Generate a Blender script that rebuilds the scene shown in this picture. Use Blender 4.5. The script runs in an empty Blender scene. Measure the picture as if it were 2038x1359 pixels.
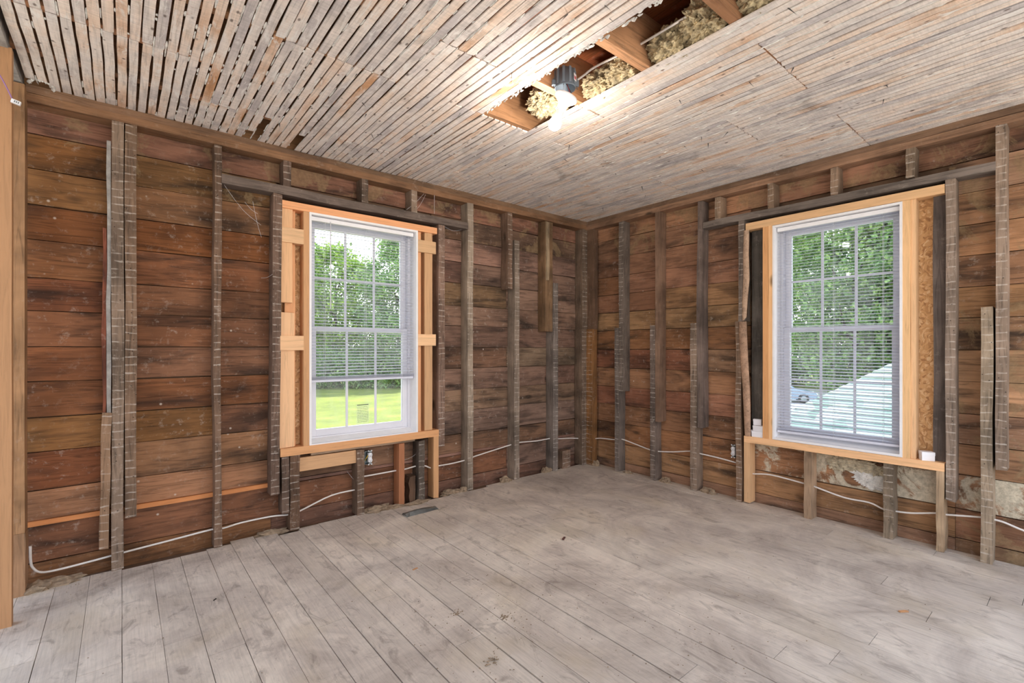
import bpy, bmesh, math, random
import numpy as np
from mathutils import Matrix, Vector, noise

random.seed(7)
rng = np.random.default_rng(7)
S = bpy.context.scene
COL = S.collection
PI = math.pi

# ------------------------------------------------------------------ camera, sky, sun, exposure
cam_d = bpy.data.cameras.new('camera')
cam = bpy.data.objects.new('camera', cam_d)
COL.objects.link(cam)
cam.location = (-3.695, -3.313, 1.187)
cam.rotation_euler = (PI / 2, 0, -math.radians(39.27))
cam_d.sensor_width = 36.0
cam_d.lens = 950.0 / 2038.0 * 36.0
cam_d.shift_y = 13.5 / 2038.0
cam_d.clip_start = 0.02
cam_d.clip_end = 500
S.camera = cam

world = bpy.data.worlds.new('sky')
S.world = world
world.use_nodes = True
wn = world.node_tree
wn.nodes.clear()
w_out = wn.nodes.new('ShaderNodeOutputWorld')
w_bg = wn.nodes.new('ShaderNodeBackground')
w_geo = wn.nodes.new('ShaderNodeNewGeometry')
w_sep = wn.nodes.new('ShaderNodeSeparateXYZ')
w_ramp = wn.nodes.new('ShaderNodeValToRGB')
wn.links.new(w_geo.outputs['Incoming'], w_sep.inputs[0])
w_neg = wn.nodes.new('ShaderNodeMath'); w_neg.operation = 'MULTIPLY'; w_neg.inputs[1].default_value = -1.0
wn.links.new(w_sep.outputs['Z'], w_neg.inputs[0])
wn.links.new(w_neg.outputs[0], w_ramp.inputs[0])
w_ramp.color_ramp.elements[0].position = 0.0
w_ramp.color_ramp.elements[0].color = (1.0, 0.975, 0.94, 1)
w_ramp.color_ramp.elements[1].position = 0.75
w_ramp.color_ramp.elements[1].color = (0.55, 0.73, 1.0, 1)
wn.links.new(w_ramp.outputs[0], w_bg.inputs[0])
w_bg.inputs[1].default_value = 1.2
wn.links.new(w_bg.outputs[0], w_out.inputs[0])

sun_d = bpy.data.lights.new('sun_offscreen', 'SUN')
sun_d.energy = 4.2
sun_d.angle = math.radians(0.6)
sun_d.color = (1.0, 0.95, 0.87)
sun = bpy.data.objects.new('sun_offscreen', sun_d)
COL.objects.link(sun)
_az = Vector((0.93, 0.36, 0)).normalized() * math.cos(math.radians(56))
_to_sun = Vector((_az.x, _az.y, math.sin(math.radians(56))))
sun.rotation_euler = _to_sun.to_track_quat('Z', 'Y').to_euler()

S.view_settings.view_transform = 'Standard'
S.view_settings.look = 'None'
S.view_settings.gamma = 1.0
S.view_settings.use_curve_mapping = False
S.view_settings.exposure = 1.28
BULB_STRENGTH = 250.0


# ------------------------------------------------------------------ helpers
def srgb(r, g, b):
    f = lambda v: (v / 255 / 12.92) if v / 255 <= 0.04045 else ((v / 255 + 0.055) / 1.055) ** 2.4
    return (f(r), f(g), f(b), 1.0)


def new_mat(name):
    m = bpy.data.materials.new(name)
    m.use_nodes = True
    nt = m.node_tree
    b = nt.nodes['Principled BSDF']
    return m, nt, b


def N(nt, kind, **kw):
    n = nt.nodes.new(kind)
    for k, v in kw.items():
        setattr(n, k, v)
    return n


def link(nt, a, b):
    nt.links.new(a, b)


def math_n(nt, op, a, b=None, clamp=False):
    n = nt.nodes.new('ShaderNodeMath')
    n.operation = op
    n.use_clamp = clamp
    for i, v in enumerate((a, b)):
        if v is None:
            continue
        if isinstance(v, (int, float)):
            n.inputs[i].default_value = v
        else:
            nt.links.new(v, n.inputs[i])
    return n.outputs[0]


def mix_c(nt, fac, a, b, mode='MIX'):
    n = nt.nodes.new('ShaderNodeMix')
    n.data_type = 'RGBA'
    n.blend_type = mode
    for sock, v in ((0, fac), (6, a), (7, b)):
        if isinstance(v, (int, float)):
            n.inputs[sock].default_value = v
        elif isinstance(v, tuple):
            n.inputs[sock].default_value = v
        else:
            nt.links.new(v, n.inputs[sock])
    return n.outputs[2]


def ramp(nt, fac, stops):
    n = nt.nodes.new('ShaderNodeValToRGB')
    cr = n.color_ramp
    while len(cr.elements) < len(stops):
        cr.elements.new(0.5)
    for e, (p, c) in zip(cr.elements, stops):
        e.position = p
        e.color = c if isinstance(c, tuple) else (c, c, c, 1)
    nt.links.new(fac, n.inputs[0])
    return n.outputs[0]


def noise_n(nt, vec, scale, detail=4, dist=0.0, rough=0.55):
    n = nt.nodes.new('ShaderNodeTexNoise')
    n.inputs['Scale'].default_value = scale
    n.inputs['Detail'].default_value = detail
    n.inputs['Distortion'].default_value = dist
    n.inputs['Roughness'].default_value = rough
    nt.links.new(vec, n.inputs['Vector'])
    return n.outputs[0]


def scaled(nt, vec, s):
    n = nt.nodes.new('ShaderNodeVectorMath')
    n.operation = 'MULTIPLY'
    nt.links.new(vec, n.inputs[0])
    n.inputs[1].default_value = s
    return n.outputs[0]


def local_vec(nt):
    """object coordinates shifted by a random amount for each piece"""
    tc = nt.nodes.new('ShaderNodeTexCoord')
    oi = nt.nodes.new('ShaderNodeObjectInfo')
    mul = math_n(nt, 'MULTIPLY', oi.outputs['Random'], 71.0)
    add = nt.nodes.new('ShaderNodeVectorMath')
    add.operation = 'ADD'
    nt.links.new(tc.outputs['Object'], add.inputs[0])
    cmb = nt.nodes.new('ShaderNodeCombineXYZ')
    for i in range(3):
        nt.links.new(mul, cmb.inputs[i])
    nt.links.new(cmb.outputs[0], add.inputs[1])
    return add.outputs[0], tc.outputs['Object'], oi


def world_vec(nt):
    return nt.nodes.new('ShaderNodeNewGeometry').outputs['Position']


def bump(nt, bsdf, h, strength, dist=0.004):
    n = nt.nodes.new('ShaderNodeBump')
    n.inputs['Strength'].default_value = strength
    n.inputs['Distance'].default_value = dist
    nt.links.new(h, n.inputs['Height'])
    nt.links.new(n.outputs[0], bsdf.inputs['Normal'])


# wood whose base colour is the object colour; grain runs along local X
def wood_mat(name, contrast=0.55, stain=0.5, dust=0.15, marks=0.0, knots=True, rough=0.8, holes=0.0, grain=16.0, spots=0.0, mortar=None):
    m, nt, b = new_mat(name)
    v, vo, oi = local_vec(nt)
    g1 = noise_n(nt, scaled(nt, v, (1.1, grain, grain)), 3.2, 7, 1.2, 0.62)
    g2 = noise_n(nt, scaled(nt, v, (0.7, 3.0, 3.0)), 2.3, 4, 0.8)
    gr = ramp(nt, g1, [(0.28, 1 - contrast), (0.5, 1.0), (0.75, 1 + contrast * 0.35)])
    base = mix_c(nt, 1.0, oi.outputs['Color'], gr, 'MULTIPLY')
    val = math_n(nt, 'MULTIPLY_ADD', oi.outputs['Random'], 0.35)
    val.node.inputs[2].default_value = 0.82
    hs = N(nt, 'ShaderNodeHueSaturation')
    link(nt, val, hs.inputs['Value'])
    link(nt, base, hs.inputs['Color'])
    c = hs.outputs[0]
    # dark weather stains with their own shape
    if stain > 0:
        sm = ramp(nt, g2, [(0.50, 0.0), (0.68, 1.0)])
        sf = math_n(nt, 'MULTIPLY', sm, stain)
        c = mix_c(nt, sf, c, (0.018, 0.014, 0.012, 1))
        # broad pale/dark blotches in the boarding, independent of the pieces
        wv = world_vec(nt)
        wn_ = noise_n(nt, scaled(nt, wv, (1.6, 1.6, 2.6)), 1.4, 3, 0.5)
        wr = ramp(nt, wn_, [(0.34, 0.62), (0.62, 1.12)])
        c = mix_c(nt, 1.0, c, wr, 'MULTIPLY')
    if knots:
        vo_n = N(nt, 'ShaderNodeTexVoronoi')
        link(nt, scaled(nt, v, (2.2, 5.0, 5.0)), vo_n.inputs['Vector'])
        vo_n.inputs['Scale'].default_value = 1.0
        km = ramp(nt, vo_n.outputs['Distance'], [(0.05, 1.0), (0.13, 0.0)])
        kc = N(nt, 'ShaderNodeSeparateColor')
        link(nt, vo_n.outputs['Color'], kc.inputs[0])
        gate = math_n(nt, 'GREATER_THAN', kc.outputs[0], 0.62)
        kf = math_n(nt, 'MULTIPLY', math_n(nt, 'MULTIPLY', km, gate), 0.8)
        c = mix_c(nt, kf, c, (0.03, 0.017, 0.01, 1))
    if dust > 0:
        d1 = noise_n(nt, v, 26.0, 5, 0.2, 0.75)
        d2 = noise_n(nt, v, 3.1, 3)
        dm = math_n(nt, 'MULTIPLY', ramp(nt, d1, [(0.56, 0.0), (0.74, 1.0)]), ramp(nt, d2, [(0.42, 0.15), (0.66, 1.0)]))
        c = mix_c(nt, math_n(nt, 'MULTIPLY', dm, dust), c, srgb(205, 192, 180))
    if mortar:
        amt, mc, lo = mortar
        wv2 = world_vec(nt)
        m1 = noise_n(nt, wv2, 4.5, 9, 0.6, 0.68)
        mk = ramp(nt, m1, [(lo, 0.0), (lo + 0.05, 1.0)])
        m2 = noise_n(nt, wv2, 45.0, 5, 0.2, 0.75)
        tone = mix_c(nt, 1.0, mc, ramp(nt, m2, [(0.35, 0.6), (0.65, 1.08)]), 'MULTIPLY')
        c = mix_c(nt, math_n(nt, 'MULTIPLY', mk, amt), c, tone)
    if spots > 0:
        s1 = N(nt, 'ShaderNodeTexVoronoi')
        link(nt, v, s1.inputs['Vector'])
        s1.inputs['Scale'].default_value = 9.0
        sm2 = ramp(nt, s1.outputs['Distance'], [(0.03, 1.0), (0.075, 0.0)])
        sc = N(nt, 'ShaderNodeSeparateColor')
        link(nt, s1.outputs['Color'], sc.inputs[0])
        c = mix_c(nt, math_n(nt, 'MULTIPLY', math_n(nt, 'MULTIPLY', sm2, math_n(nt, 'GREATER_THAN', sc.outputs[1], 0.6)), spots), c, srgb(215, 200, 185))
    if marks > 0:
        # pale plaster lines left between the laths, one every 43 mm
        sp = N(nt, 'ShaderNodeSeparateXYZ')
        link(nt, vo, sp.inputs[0])
        wob = noise_n(nt, v, 9.0, 2)
        x = math_n(nt, 'ADD', math_n(nt, 'DIVIDE', sp.outputs[0], 0.0432), math_n(nt, 'MULTIPLY', wob, 0.55))
        fr = math_n(nt, 'FRACT', x)
        tri = math_n(nt, 'ABSOLUTE', math_n(nt, 'SUBTRACT', fr, 0.5))
        ln = ramp(nt, math_n(nt, 'ADD', tri, math_n(nt, 'MULTIPLY', noise_n(nt, v, 55.0, 3), 0.16)), [(0.10, 1.0), (0.19, 0.0)])
        br = ramp(nt, noise_n(nt, scaled(nt, v, (1, 1.2, 1.2)), 14.0, 3), [(0.40, 0.0), (0.58, 1.0)])
        mf = math_n(nt, 'MULTIPLY', math_n(nt, 'MULTIPLY', ln, br), marks)
        c = mix_c(nt, mf, c, srgb(226, 216, 205))
    if holes > 0:
        h = N(nt, 'ShaderNodeTexVoronoi')
        link(nt, v, h.inputs['Vector'])
        h.inputs['Scale'].default_value = 32.0
        hm = ramp(nt, h.outputs['Distance'], [(0.07, 1.0), (0.12, 0.0)])
        c = mix_c(nt, math_n(nt, 'MULTIPLY', hm, holes), c, (0.012, 0.01, 0.008, 1))
    link(nt, c, b.inputs['Base Color'])
    b.inputs['Roughness'].default_value = rough
    b.inputs['Specular IOR Level'].default_value = 0.25
    bump(nt, b, g1, 0.45, 0.003)
    return m


def plain_mat(name, col, rough=0.5, metal=0.0, nscale=0, namt=0.0):
    m, nt, b = new_mat(name)
    if nscale:
        v, vo, oi = local_vec(nt)
        n = noise_n(nt, v, nscale, 5, 0.3, 0.65)
        f = ramp(nt, n, [(0.3, 1 - namt), (0.7, 1 + namt * 0.4)])
        c = mix_c(nt, 1.0, col, f, 'MULTIPLY')
        link(nt, c, b.inputs['Base Color'])
    else:
        b.inputs['Base Color'].default_value = col
    b.inputs['Roughness'].default_value = rough
    b.inputs['Metallic'].default_value = metal
    return m


M_SHEATH = wood_mat('old_sheathing_wood', 0.6, 0.75, 0.5, spots=0.7)
M_SHEATH_MORTAR = wood_mat('mortar_smeared_sheathing', 0.6, stain=0.75, dust=0.5, mortar=(0.95, srgb(206, 194, 172), 0.47))
M_SHEATH_OCHRE = wood_mat('ochre_stained_sheathing', 0.6, stain=0.8, dust=0.5, mortar=(0.5, srgb(160, 134, 100), 0.52))
M_STUD = wood_mat('old_stud_wood', 0.5, 0.35, 0.3)
M_STUDF = wood_mat('old_stud_face_plaster_marked', 0.6, 0.4, 0.7, marks=0.42, holes=0.8, knots=False)
M_PALE = wood_mat('new_pale_lumber', 0.22, 0.0, 0.0, rough=0.6, grain=20.0, holes=0.0)
M_BACK = plain_mat('brown_backing_wood', srgb(112, 86, 66), 0.95, 0, 6, 0.3)


def lath_mat():
    m, nt, b = new_mat('plaster_stained_lath_wood')
    v, vo, oi = local_vec(nt)
    g1 = noise_n(nt, scaled(nt, v, (1.3, 22, 22)), 4.0, 6, 0.8, 0.65)
    gr = ramp(nt, g1, [(0.28, 0.66), (0.5, 1.0), (0.75, 1.1)])
    wv = world_vec(nt)
    # tan bare wood against lime-whitened wood
    warm = noise_n(nt, scaled(nt, v, (1.2, 2.0, 2.0)), 1.9, 3, 0.4)
    wmix = math_n(nt, 'ADD', warm, math_n(nt, 'MULTIPLY', math_n(nt, 'SUBTRACT', oi.outputs['Random'], 0.5), 0.20))
    c = ramp(nt, wmix, [(0.32, srgb(198, 189, 188)), (0.50, srgb(233, 221, 213)), (0.64, srgb(232, 208, 190)), (0.78, srgb(202, 154, 116))])
    c = mix_c(nt, 1.0, c, gr, 'MULTIPLY')
    # saw ripple across the lath
    sw = noise_n(nt, scaled(nt, v, (70, 6, 6)), 2.0, 2, 0.6)
    c = mix_c(nt, 1.0, c, ramp(nt, sw, [(0.3, 0.86), (0.7, 1.06)]), 'MULTIPLY')
    # soot and water stains
    st = noise_n(nt, scaled(nt, wv, (1.5, 1.0, 1)), 2.3, 4, 0.9)
    c = mix_c(nt, math_n(nt, 'MULTIPLY', ramp(nt, st, [(0.57, 0.0), (0.73, 1.0)]), 0.5), c, srgb(92, 86, 84))
    # lime smears
    lm = noise_n(nt, scaled(nt, v, (2.0, 6, 6)), 4.2, 5, 1.0, 0.7)
    c = mix_c(nt, math_n(nt, 'MULTIPLY', ramp(nt, lm, [(0.54, 0.0), (0.66, 1.0)]), 0.75), c, srgb(236, 232, 228))
    # nail-rust and dark specks
    h = N(nt, 'ShaderNodeTexVoronoi')
    link(nt, scaled(nt, v, (1, 1.5, 1.5)), h.inputs['Vector'])
    h.inputs['Scale'].default_value = 15.0
    hs = N(nt, 'ShaderNodeSeparateColor')
    link(nt, h.outputs['Color'], hs.inputs[0])
    hm = math_n(nt, 'MULTIPLY', ramp(nt, h.outputs['Distance'], [(0.08, 1.0), (0.17, 0.0)]), math_n(nt, 'GREATER_THAN', hs.outputs[0], 0.55))
    c = mix_c(nt, math_n(nt, 'MULTIPLY', hm, 0.75), c, srgb(74, 52, 40))
    rs = noise_n(nt, v, 11.0, 4, 0.5, 0.7)
    c = mix_c(nt, math_n(nt, 'MULTIPLY', ramp(nt, rs, [(0.66, 0.0), (0.76, 1.0)]), 0.7), c, srgb(168, 104, 58))
    link(nt, c, b.inputs['Base Color'])
    b.inputs['Roughness'].default_value = 0.85
    b.inputs['Specular IOR Level'].default_value = 0.2
    bump(nt, b, g1, 0.4, 0.003)
    return m


def floor_mat():
    m, nt, b = new_mat('worn_grey_painted_floorboards')
    v, vo, oi = local_vec(nt)
    wv = world_vec(nt)
    big = noise_n(nt, wv, 2.1, 8, 0.9, 0.66)
    c = ramp(nt, big, [(0.30, srgb(166, 152, 140)), (0.46, srgb(198, 184, 171)), (0.60, srgb(218, 204, 189)), (0.76, srgb(232, 219, 202))])
    warm = noise_n(nt, wv, 2.3, 4, 0.4)
    c = mix_c(nt, math_n(nt, 'MULTIPLY', ramp(nt, warm, [(0.52, 0.0), (0.72, 1.0)]), 0.5), c, srgb(186, 168, 142))
    g = noise_n(nt, scaled(nt, v, (2.0, 34, 34)), 3.0, 6, 0.6, 0.7)
    c = mix_c(nt, 1.0, c, ramp(nt, g, [(0.28, 0.80), (0.55, 1.0), (0.8, 1.07)]), 'MULTIPLY')
    rv = math_n(nt, 'MULTIPLY_ADD', oi.outputs['Random'], 0.14)
    rv.node.inputs[2].default_value = 0.93
    hs = N(nt, 'ShaderNodeHueSaturation')
    link(nt, rv, hs.inputs['Value'])
    link(nt, c, hs.inputs['Color'])
    c = hs.outputs[0]
    # scuffs and bare brown patches
    sc = noise_n(nt, scaled(nt, wv, (5, 2.2, 5)), 2.6, 6, 1.2, 0.7)
    c = mix_c(nt, math_n(nt, 'MULTIPLY', ramp(nt, sc, [(0.54, 0.0), (0.68, 1.0)]), 0.5), c, srgb(120, 106, 96))
    sp = noise_n(nt, wv, 60.0, 3, 0.1, 0.7)
    c = mix_c(nt, math_n(nt, 'MULTIPLY', ramp(nt, sp, [(0.66, 0.0), (0.74, 1.0)]), 0.4), c, srgb(104, 92, 80))
    link(nt, c, b.inputs['Base Color'])
    b.inputs['Roughness'].default_value = 0.62
    b.inputs['Specular IOR Level'].default_value = 0.3
    bump(nt, b, g, 0.25, 0.002)
    return m


M_LATH = lath_mat()
M_FLOOR = floor_mat()
M_PLASTER = plain_mat('old_lime_plaster', srgb(226, 222, 216), 0.95, 0, 30, 0.35)
M_VINYL = plain_mat('white_window_vinyl', srgb(225, 224, 232), 0.4, 0, 8, 0.05)
M_LINER = plain_mat('white_painted_jamb', srgb(238, 236, 238), 0.5, 0, 12, 0.06)
M_SLAT = plain_mat('white_blind_vinyl', srgb(214, 216, 230), 0.45)
M_CORD = plain_mat('white_blind_cord', srgb(230, 230, 236), 0.7)
M_CABLE = plain_mat('white_cable_jacket', srgb(228, 220, 214), 0.5, 0, 20, 0.08)
M_PORC = plain_mat('white_porcelain', srgb(238, 238, 242), 0.25)
M_PVC = plain_mat('blue_grey_plastic', srgb(128, 140, 152), 0.45)
M_METAL = plain_mat('galvanised_sheet', srgb(150, 158, 160), 0.38, 0.85, 20, 0.3)
M_BLACKP = plain_mat('dark_plastic', srgb(30, 30, 32), 0.5)
M_CARD = plain_mat('white_card_box', srgb(236, 234, 238), 0.7)
M_DIRT = plain_mat('tan_dust_and_crumbs', srgb(158, 136, 112), 0.98, 0, 40, 0.5)
M_INSUL = plain_mat('tan_blown_insulation', srgb(202, 184, 148), 1.0, 0, 45, 0.8)
M_WEATHER = plain_mat('grey_weathered_strip', srgb(165, 160, 155), 0.8, 0, 14, 0.5)
M_YELLOW = plain_mat('yellow_wire_nut', srgb(200, 170, 40), 0.5)
M_RED = plain_mat('red_wire', srgb(190, 60, 60), 0.5)
M_COPPER = plain_mat('brown_wire', srgb(90, 55, 50), 0.5)


def osb_mat():
    m, nt, b = new_mat('strand_board')
    v, vo, oi = local_vec(nt)
    vr = N(nt, 'ShaderNodeTexVoronoi')
    vr.inputs['Scale'].default_value = 120.0
    rot = N(nt, 'ShaderNodeMapping')
    rot.inputs['Scale'].default_value = (0.9, 0.5, 0.38)
    wob = noise_n(nt, v, 8.0, 2)
    ad = N(nt, 'ShaderNodeVectorMath', operation='ADD')
    link(nt, v, ad.inputs[0])
    link(nt, scaled(nt, wob, (0.25, 0.25, 0.25)), ad.inputs[1])
    link(nt, ad.outputs[0], rot.inputs['Vector'])
    link(nt, rot.outputs[0], vr.inputs['Vector'])
    sc = N(nt, 'ShaderNodeSeparateColor')
    link(nt, vr.outputs['Color'], sc.inputs[0])
    c = ramp(nt, sc.outputs[0], [(0.0, srgb(176, 126, 82)), (0.3, srgb(214, 164, 112)), (0.75, srgb(226, 180, 128)), (1.0, srgb(240, 206, 160))])
    link(nt, c, b.inputs['Base Color'])
    b.inputs['Roughness'].default_value = 0.75
    bump(nt, b, vr.outputs['Distance'], 0.3, 0.003)
    return m


M_OSB = osb_mat()


def tag(o, label=None, cat=None, group=None, kind=None):
    for k, v in (('label', label), ('category', cat), ('group', group), ('kind', kind)):
        if v is not None:
            o[k] = v
    return o


def link_obj(name, data, parent=None, M=None):
    o = bpy.data.objects.new(name, data)
    COL.objects.link(o)
    if M is not None:
        o.matrix_basis = M
    if parent is not None:
        o.parent = parent
    return o


def empty(name, loc=(0, 0, 0), rz=0.0):
    o = link_obj(name, None, None, Matrix.Translation(loc) @ Matrix.Rotation(rz, 4, 'Z'))
    o.empty_display_size = 0.1
    return o


def mesh_data(name, verts, faces, mats, idx=None, smooth=False):
    me = bpy.data.meshes.new(name)
    me.from_pydata([tuple(v) for v in verts], [], faces)
    for m in (mats if isinstance(mats, (list, tuple)) else [mats]):
        me.materials.append(m)
    if idx is not None:
        me.polygons.foreach_set('material_index', idx)
    if smooth:
        me.polygons.foreach_set('use_smooth', [True] * len(me.polygons))
    me.update()
    return me


# a straight timber: local X = length, Y = width, Z = front face at 0, body behind it
def timber_mesh(name, L, w, t, mats, seg=5, jit=0.0, bow=0.0, rnd=random, endjit=0.0):
    vs, fs, ids = [], [], []
    ph = rnd.uniform(0, 6.28)
    for i in range(seg + 1):
        u = i / seg
        x = L * u
        e = endjit if i in (0, seg) else 0
        c = bow * math.sin(PI * u + 0.0) + (jit * 0.8 * math.sin(3.1 * u * PI + ph) if jit else 0)
        y0, y1 = -w / 2 + c + rnd.uniform(-jit, jit), w / 2 + c + rnd.uniform(-jit, jit)
        dz = rnd.uniform(-jit, jit) * 0.5
        vs += [(x + rnd.uniform(-e, e), y0, dz), (x + rnd.uniform(-e, e), y1, dz), (x, y1, -t), (x, y0, -t)]
    for i in range(seg):
        a = 4 * i
        b_ = a + 4
        fs.append((a, b_, b_ + 1, a + 1)); ids.append(0)
        fs.append((a + 1, b_ + 1, b_ + 2, a + 2)); ids.append(1)
        fs.append((a + 2, b_ + 2, b_ + 3, a + 3)); ids.append(1)
        fs.append((a + 3, b_ + 3, b_, a)); ids.append(1)
    fs.append((0, 1, 2, 3)); ids.append(1)
    k = 4 * seg
    fs.append((k + 3, k + 2, k + 1, k)); ids.append(1)
    if not isinstance(mats, (list, tuple)):
        mats = [mats]
    if len(mats) == 1:
        ids = [0] * len(ids)
    me = mesh_data(name, vs, fs, mats, ids)
    # geometric edges stay crisp; normals outward
    bm = bmesh.new()
    bm.from_mesh(me)
    bmesh.ops.recalc_face_normals(bm, faces=bm.faces)
    bm.to_mesh(me)
    bm.free()
    return me


def frame_M(loc, X, Y):
    X = Vector(X); Y = Vector(Y); Z = X.cross(Y)
    M = Matrix((X, Y, Z)).transposed().to_4x4()
    M.translation = Vector(loc)
    return M


WALL_AXES = {
    ('L', 'h'): ((1, 0, 0), (0, 0, 1)), ('L', 'v'): ((0, 0, 1), (-1, 0, 0)),
    ('R', 'h'): ((0, -1, 0), (0, 0, 1)), ('R', 'v'): ((0, 0, 1), (0, 1, 0)),
    # partition at the left, seen end-on: faces the room's -Y side
}


def wp(w, a, z, d):
    return (a, d, z) if w == 'L' else (d, a, z)


# vertical timber on a wall: a0..a1 along the wall, z0..z1, depth d0 (front) .. d1
def vert(w, name, parent, a0, a1, z0, z1, d0=0.0, d1=0.1, mats=None, col=None, seg=7, jit=0.0018, bow=0.0, lean=0.0):
    mats = mats or [M_STUDF, M_STUD]
    me = timber_mesh(name, z1 - z0, abs(a1 - a0), d1 - d0, mats, seg, jit, bow, endjit=0.004)
    M = frame_M(wp(w, (a0 + a1) / 2, z0, d0), *WALL_AXES[(w, 'v')]) @ Matrix.Rotation(lean, 4, 'Z')
    o = link_obj(name, me, parent, M)
    o.color = col or jitcol((128, 100, 82), 10)
    return o


def horiz(w, name, parent, a0, a1, z0, z1, d0, d1, mats, col, seg=5, jit=0.0015, tilt=0.0, bow=0.0):
    L = abs(a1 - a0)
    me = timber_mesh(name, L, z1 - z0, d1 - d0, mats, seg, jit, bow)
    a = min(a0, a1) if w == 'L' else max(a0, a1)
    M = frame_M(wp(w, a, (z0 + z1) / 2, d0), *WALL_AXES[(w, 'h')]) @ Matrix.Rotation(tilt, 4, 'Z')
    o = link_obj(name, me, parent, M)
    o.color = col
    return o


def jitcol(c, j):
    k = random.uniform(-j, j)
    return srgb(*[max(0, min(255, v + k + random.uniform(-j * 0.3, j * 0.3))) for v in c])


def add_box(bm, x0, x1, y0, y1, z0, z1, mi=0):
    vs = [bm.verts.new(p) for p in ((x0, y0, z0), (x1, y0, z0), (x1, y1, z0), (x0, y1, z0), (x0, y0, z1), (x1, y0, z1), (x1, y1, z1), (x0, y1, z1))]
    for f in ((3, 2, 1, 0), (4, 5, 6, 7), (0, 1, 5, 4), (1, 2, 6, 5), (2, 3, 7, 6), (3, 0, 4, 7)):
        fc = bm.faces.new([vs[i] for i in f])
        fc.material_index = mi
    return vs


def bm_obj(name, bm, mats, parent=None, M=None, smooth=False, bevel=0.0):
    if bevel > 0:
        bmesh.ops.bevel(bm, geom=list(bm.edges), offset=bevel, segments=2, profile=0.6, affect='EDGES')
    bmesh.ops.recalc_face_normals(bm, faces=bm.faces)
    me = bpy.data.meshes.new(name)
    bm.to_mesh(me)
    bm.free()
    for m in (mats if isinstance(mats, (list, tuple)) else [mats]):
        me.materials.append(m)
    if smooth:
        me.polygons.foreach_set('use_smooth', [True] * len(me.polygons))
    return link_obj(name, me, parent, M)


def box_obj(name, dims, mat, parent=None, M=None, bevel=0.0):
    bm = bmesh.new()
    add_box(bm, *dims)
    return bm_obj(name, bm, mat, parent, M, bevel=bevel)


def wall_box(w, name, parent, a0, a1, z0, z1, d0, d1, mat, bevel=0.0):
    p, q = wp(w, a0, z0, d0), wp(w, a1, z1, d1)
    lo = [min(p[i], q[i]) for i in range(3)]
    hi = [max(p[i], q[i]) for i in range(3)]
    c = [(lo[i] + hi[i]) / 2 for i in range(3)]
    h = [(hi[i] - lo[i]) / 2 for i in range(3)]
    o = box_obj(name, (-h[0], h[0], -h[1], h[1], -h[2], h[2]), mat, parent, Matrix.Translation(c), bevel)
    return o


def tube_data(name, pts, r, mat, n=8, subdiv=4):
    """smooth tube through points (Catmull-Rom)"""
    P = [Vector(p) for p in pts]
    path = []
    for i in range(len(P) - 1):
        p0, p1, p2, p3 = P[max(i - 1, 0)], P[i], P[i + 1], P[min(i + 2, len(P) - 1)]
        for k in range(subdiv):
            t = k / subdiv
            path.append(0.5 * ((2 * p1) + (p2 - p0) * t + (2 * p0 - 5 * p1 + 4 * p2 - p3) * t * t + (3 * p1 - p0 - 3 * p2 + p3) * t ** 3))
    path.append(P[-1])
    vs, fs = [], []
    up = Vector((0, 0, 1))
    for i, p in enumerate(path):
        d = (path[min(i + 1, len(path) - 1)] - path[max(i - 1, 0)])
        d = d.normalized() if d.length > 1e-9 else Vector((1, 0, 0))
        s = d.cross(up)
        if s.length < 1e-3:
            s = d.cross(Vector((1, 0, 0)))
        s.normalize()
        u = s.cross(d)
        for k in range(n):
            a = 2 * PI * k / n
            vs.append(p + s * (r * math.cos(a)) + u * (r * math.sin(a)))
    for i in range(len(path) - 1):
        for k in range(n):
            a = i * n + k
            b_ = i * n + (k + 1) % n
            fs.append((a, b_, b_ + n, a + n))
    fs.append(tuple(range(n - 1, -1, -1)))
    fs.append(tuple((len(path) - 1) * n + k for k in range(n)))
    return mesh_data(name, vs, fs, mat, smooth=True)


def lathe(name, prof, mat, n=32, parent=None, M=None, smooth=True):
    """prof = (radius, z) list"""
    vs, fs = [], []
    for r, z in prof:
        for k in range(n):
            a = 2 * PI * k / n
            vs.append((r * math.cos(a), r * math.sin(a), z))
    for i in range(len(prof) - 1):
        for k in range(n):
            a, b_ = i * n + k, i * n + (k + 1) % n
            fs.append((a, b_, b_ + n, a + n))
    me = mesh_data(name, vs, fs, mat, smooth=smooth)
    bm = bmesh.new()
    bm.from_mesh(me)
    bmesh.ops.remove_doubles(bm, verts=bm.verts, dist=1e-5)
    bmesh.ops.recalc_face_normals(bm, faces=bm.faces)
    bm.to_mesh(me)
    bm.free()
    return link_obj(name, me, parent, M)


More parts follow.
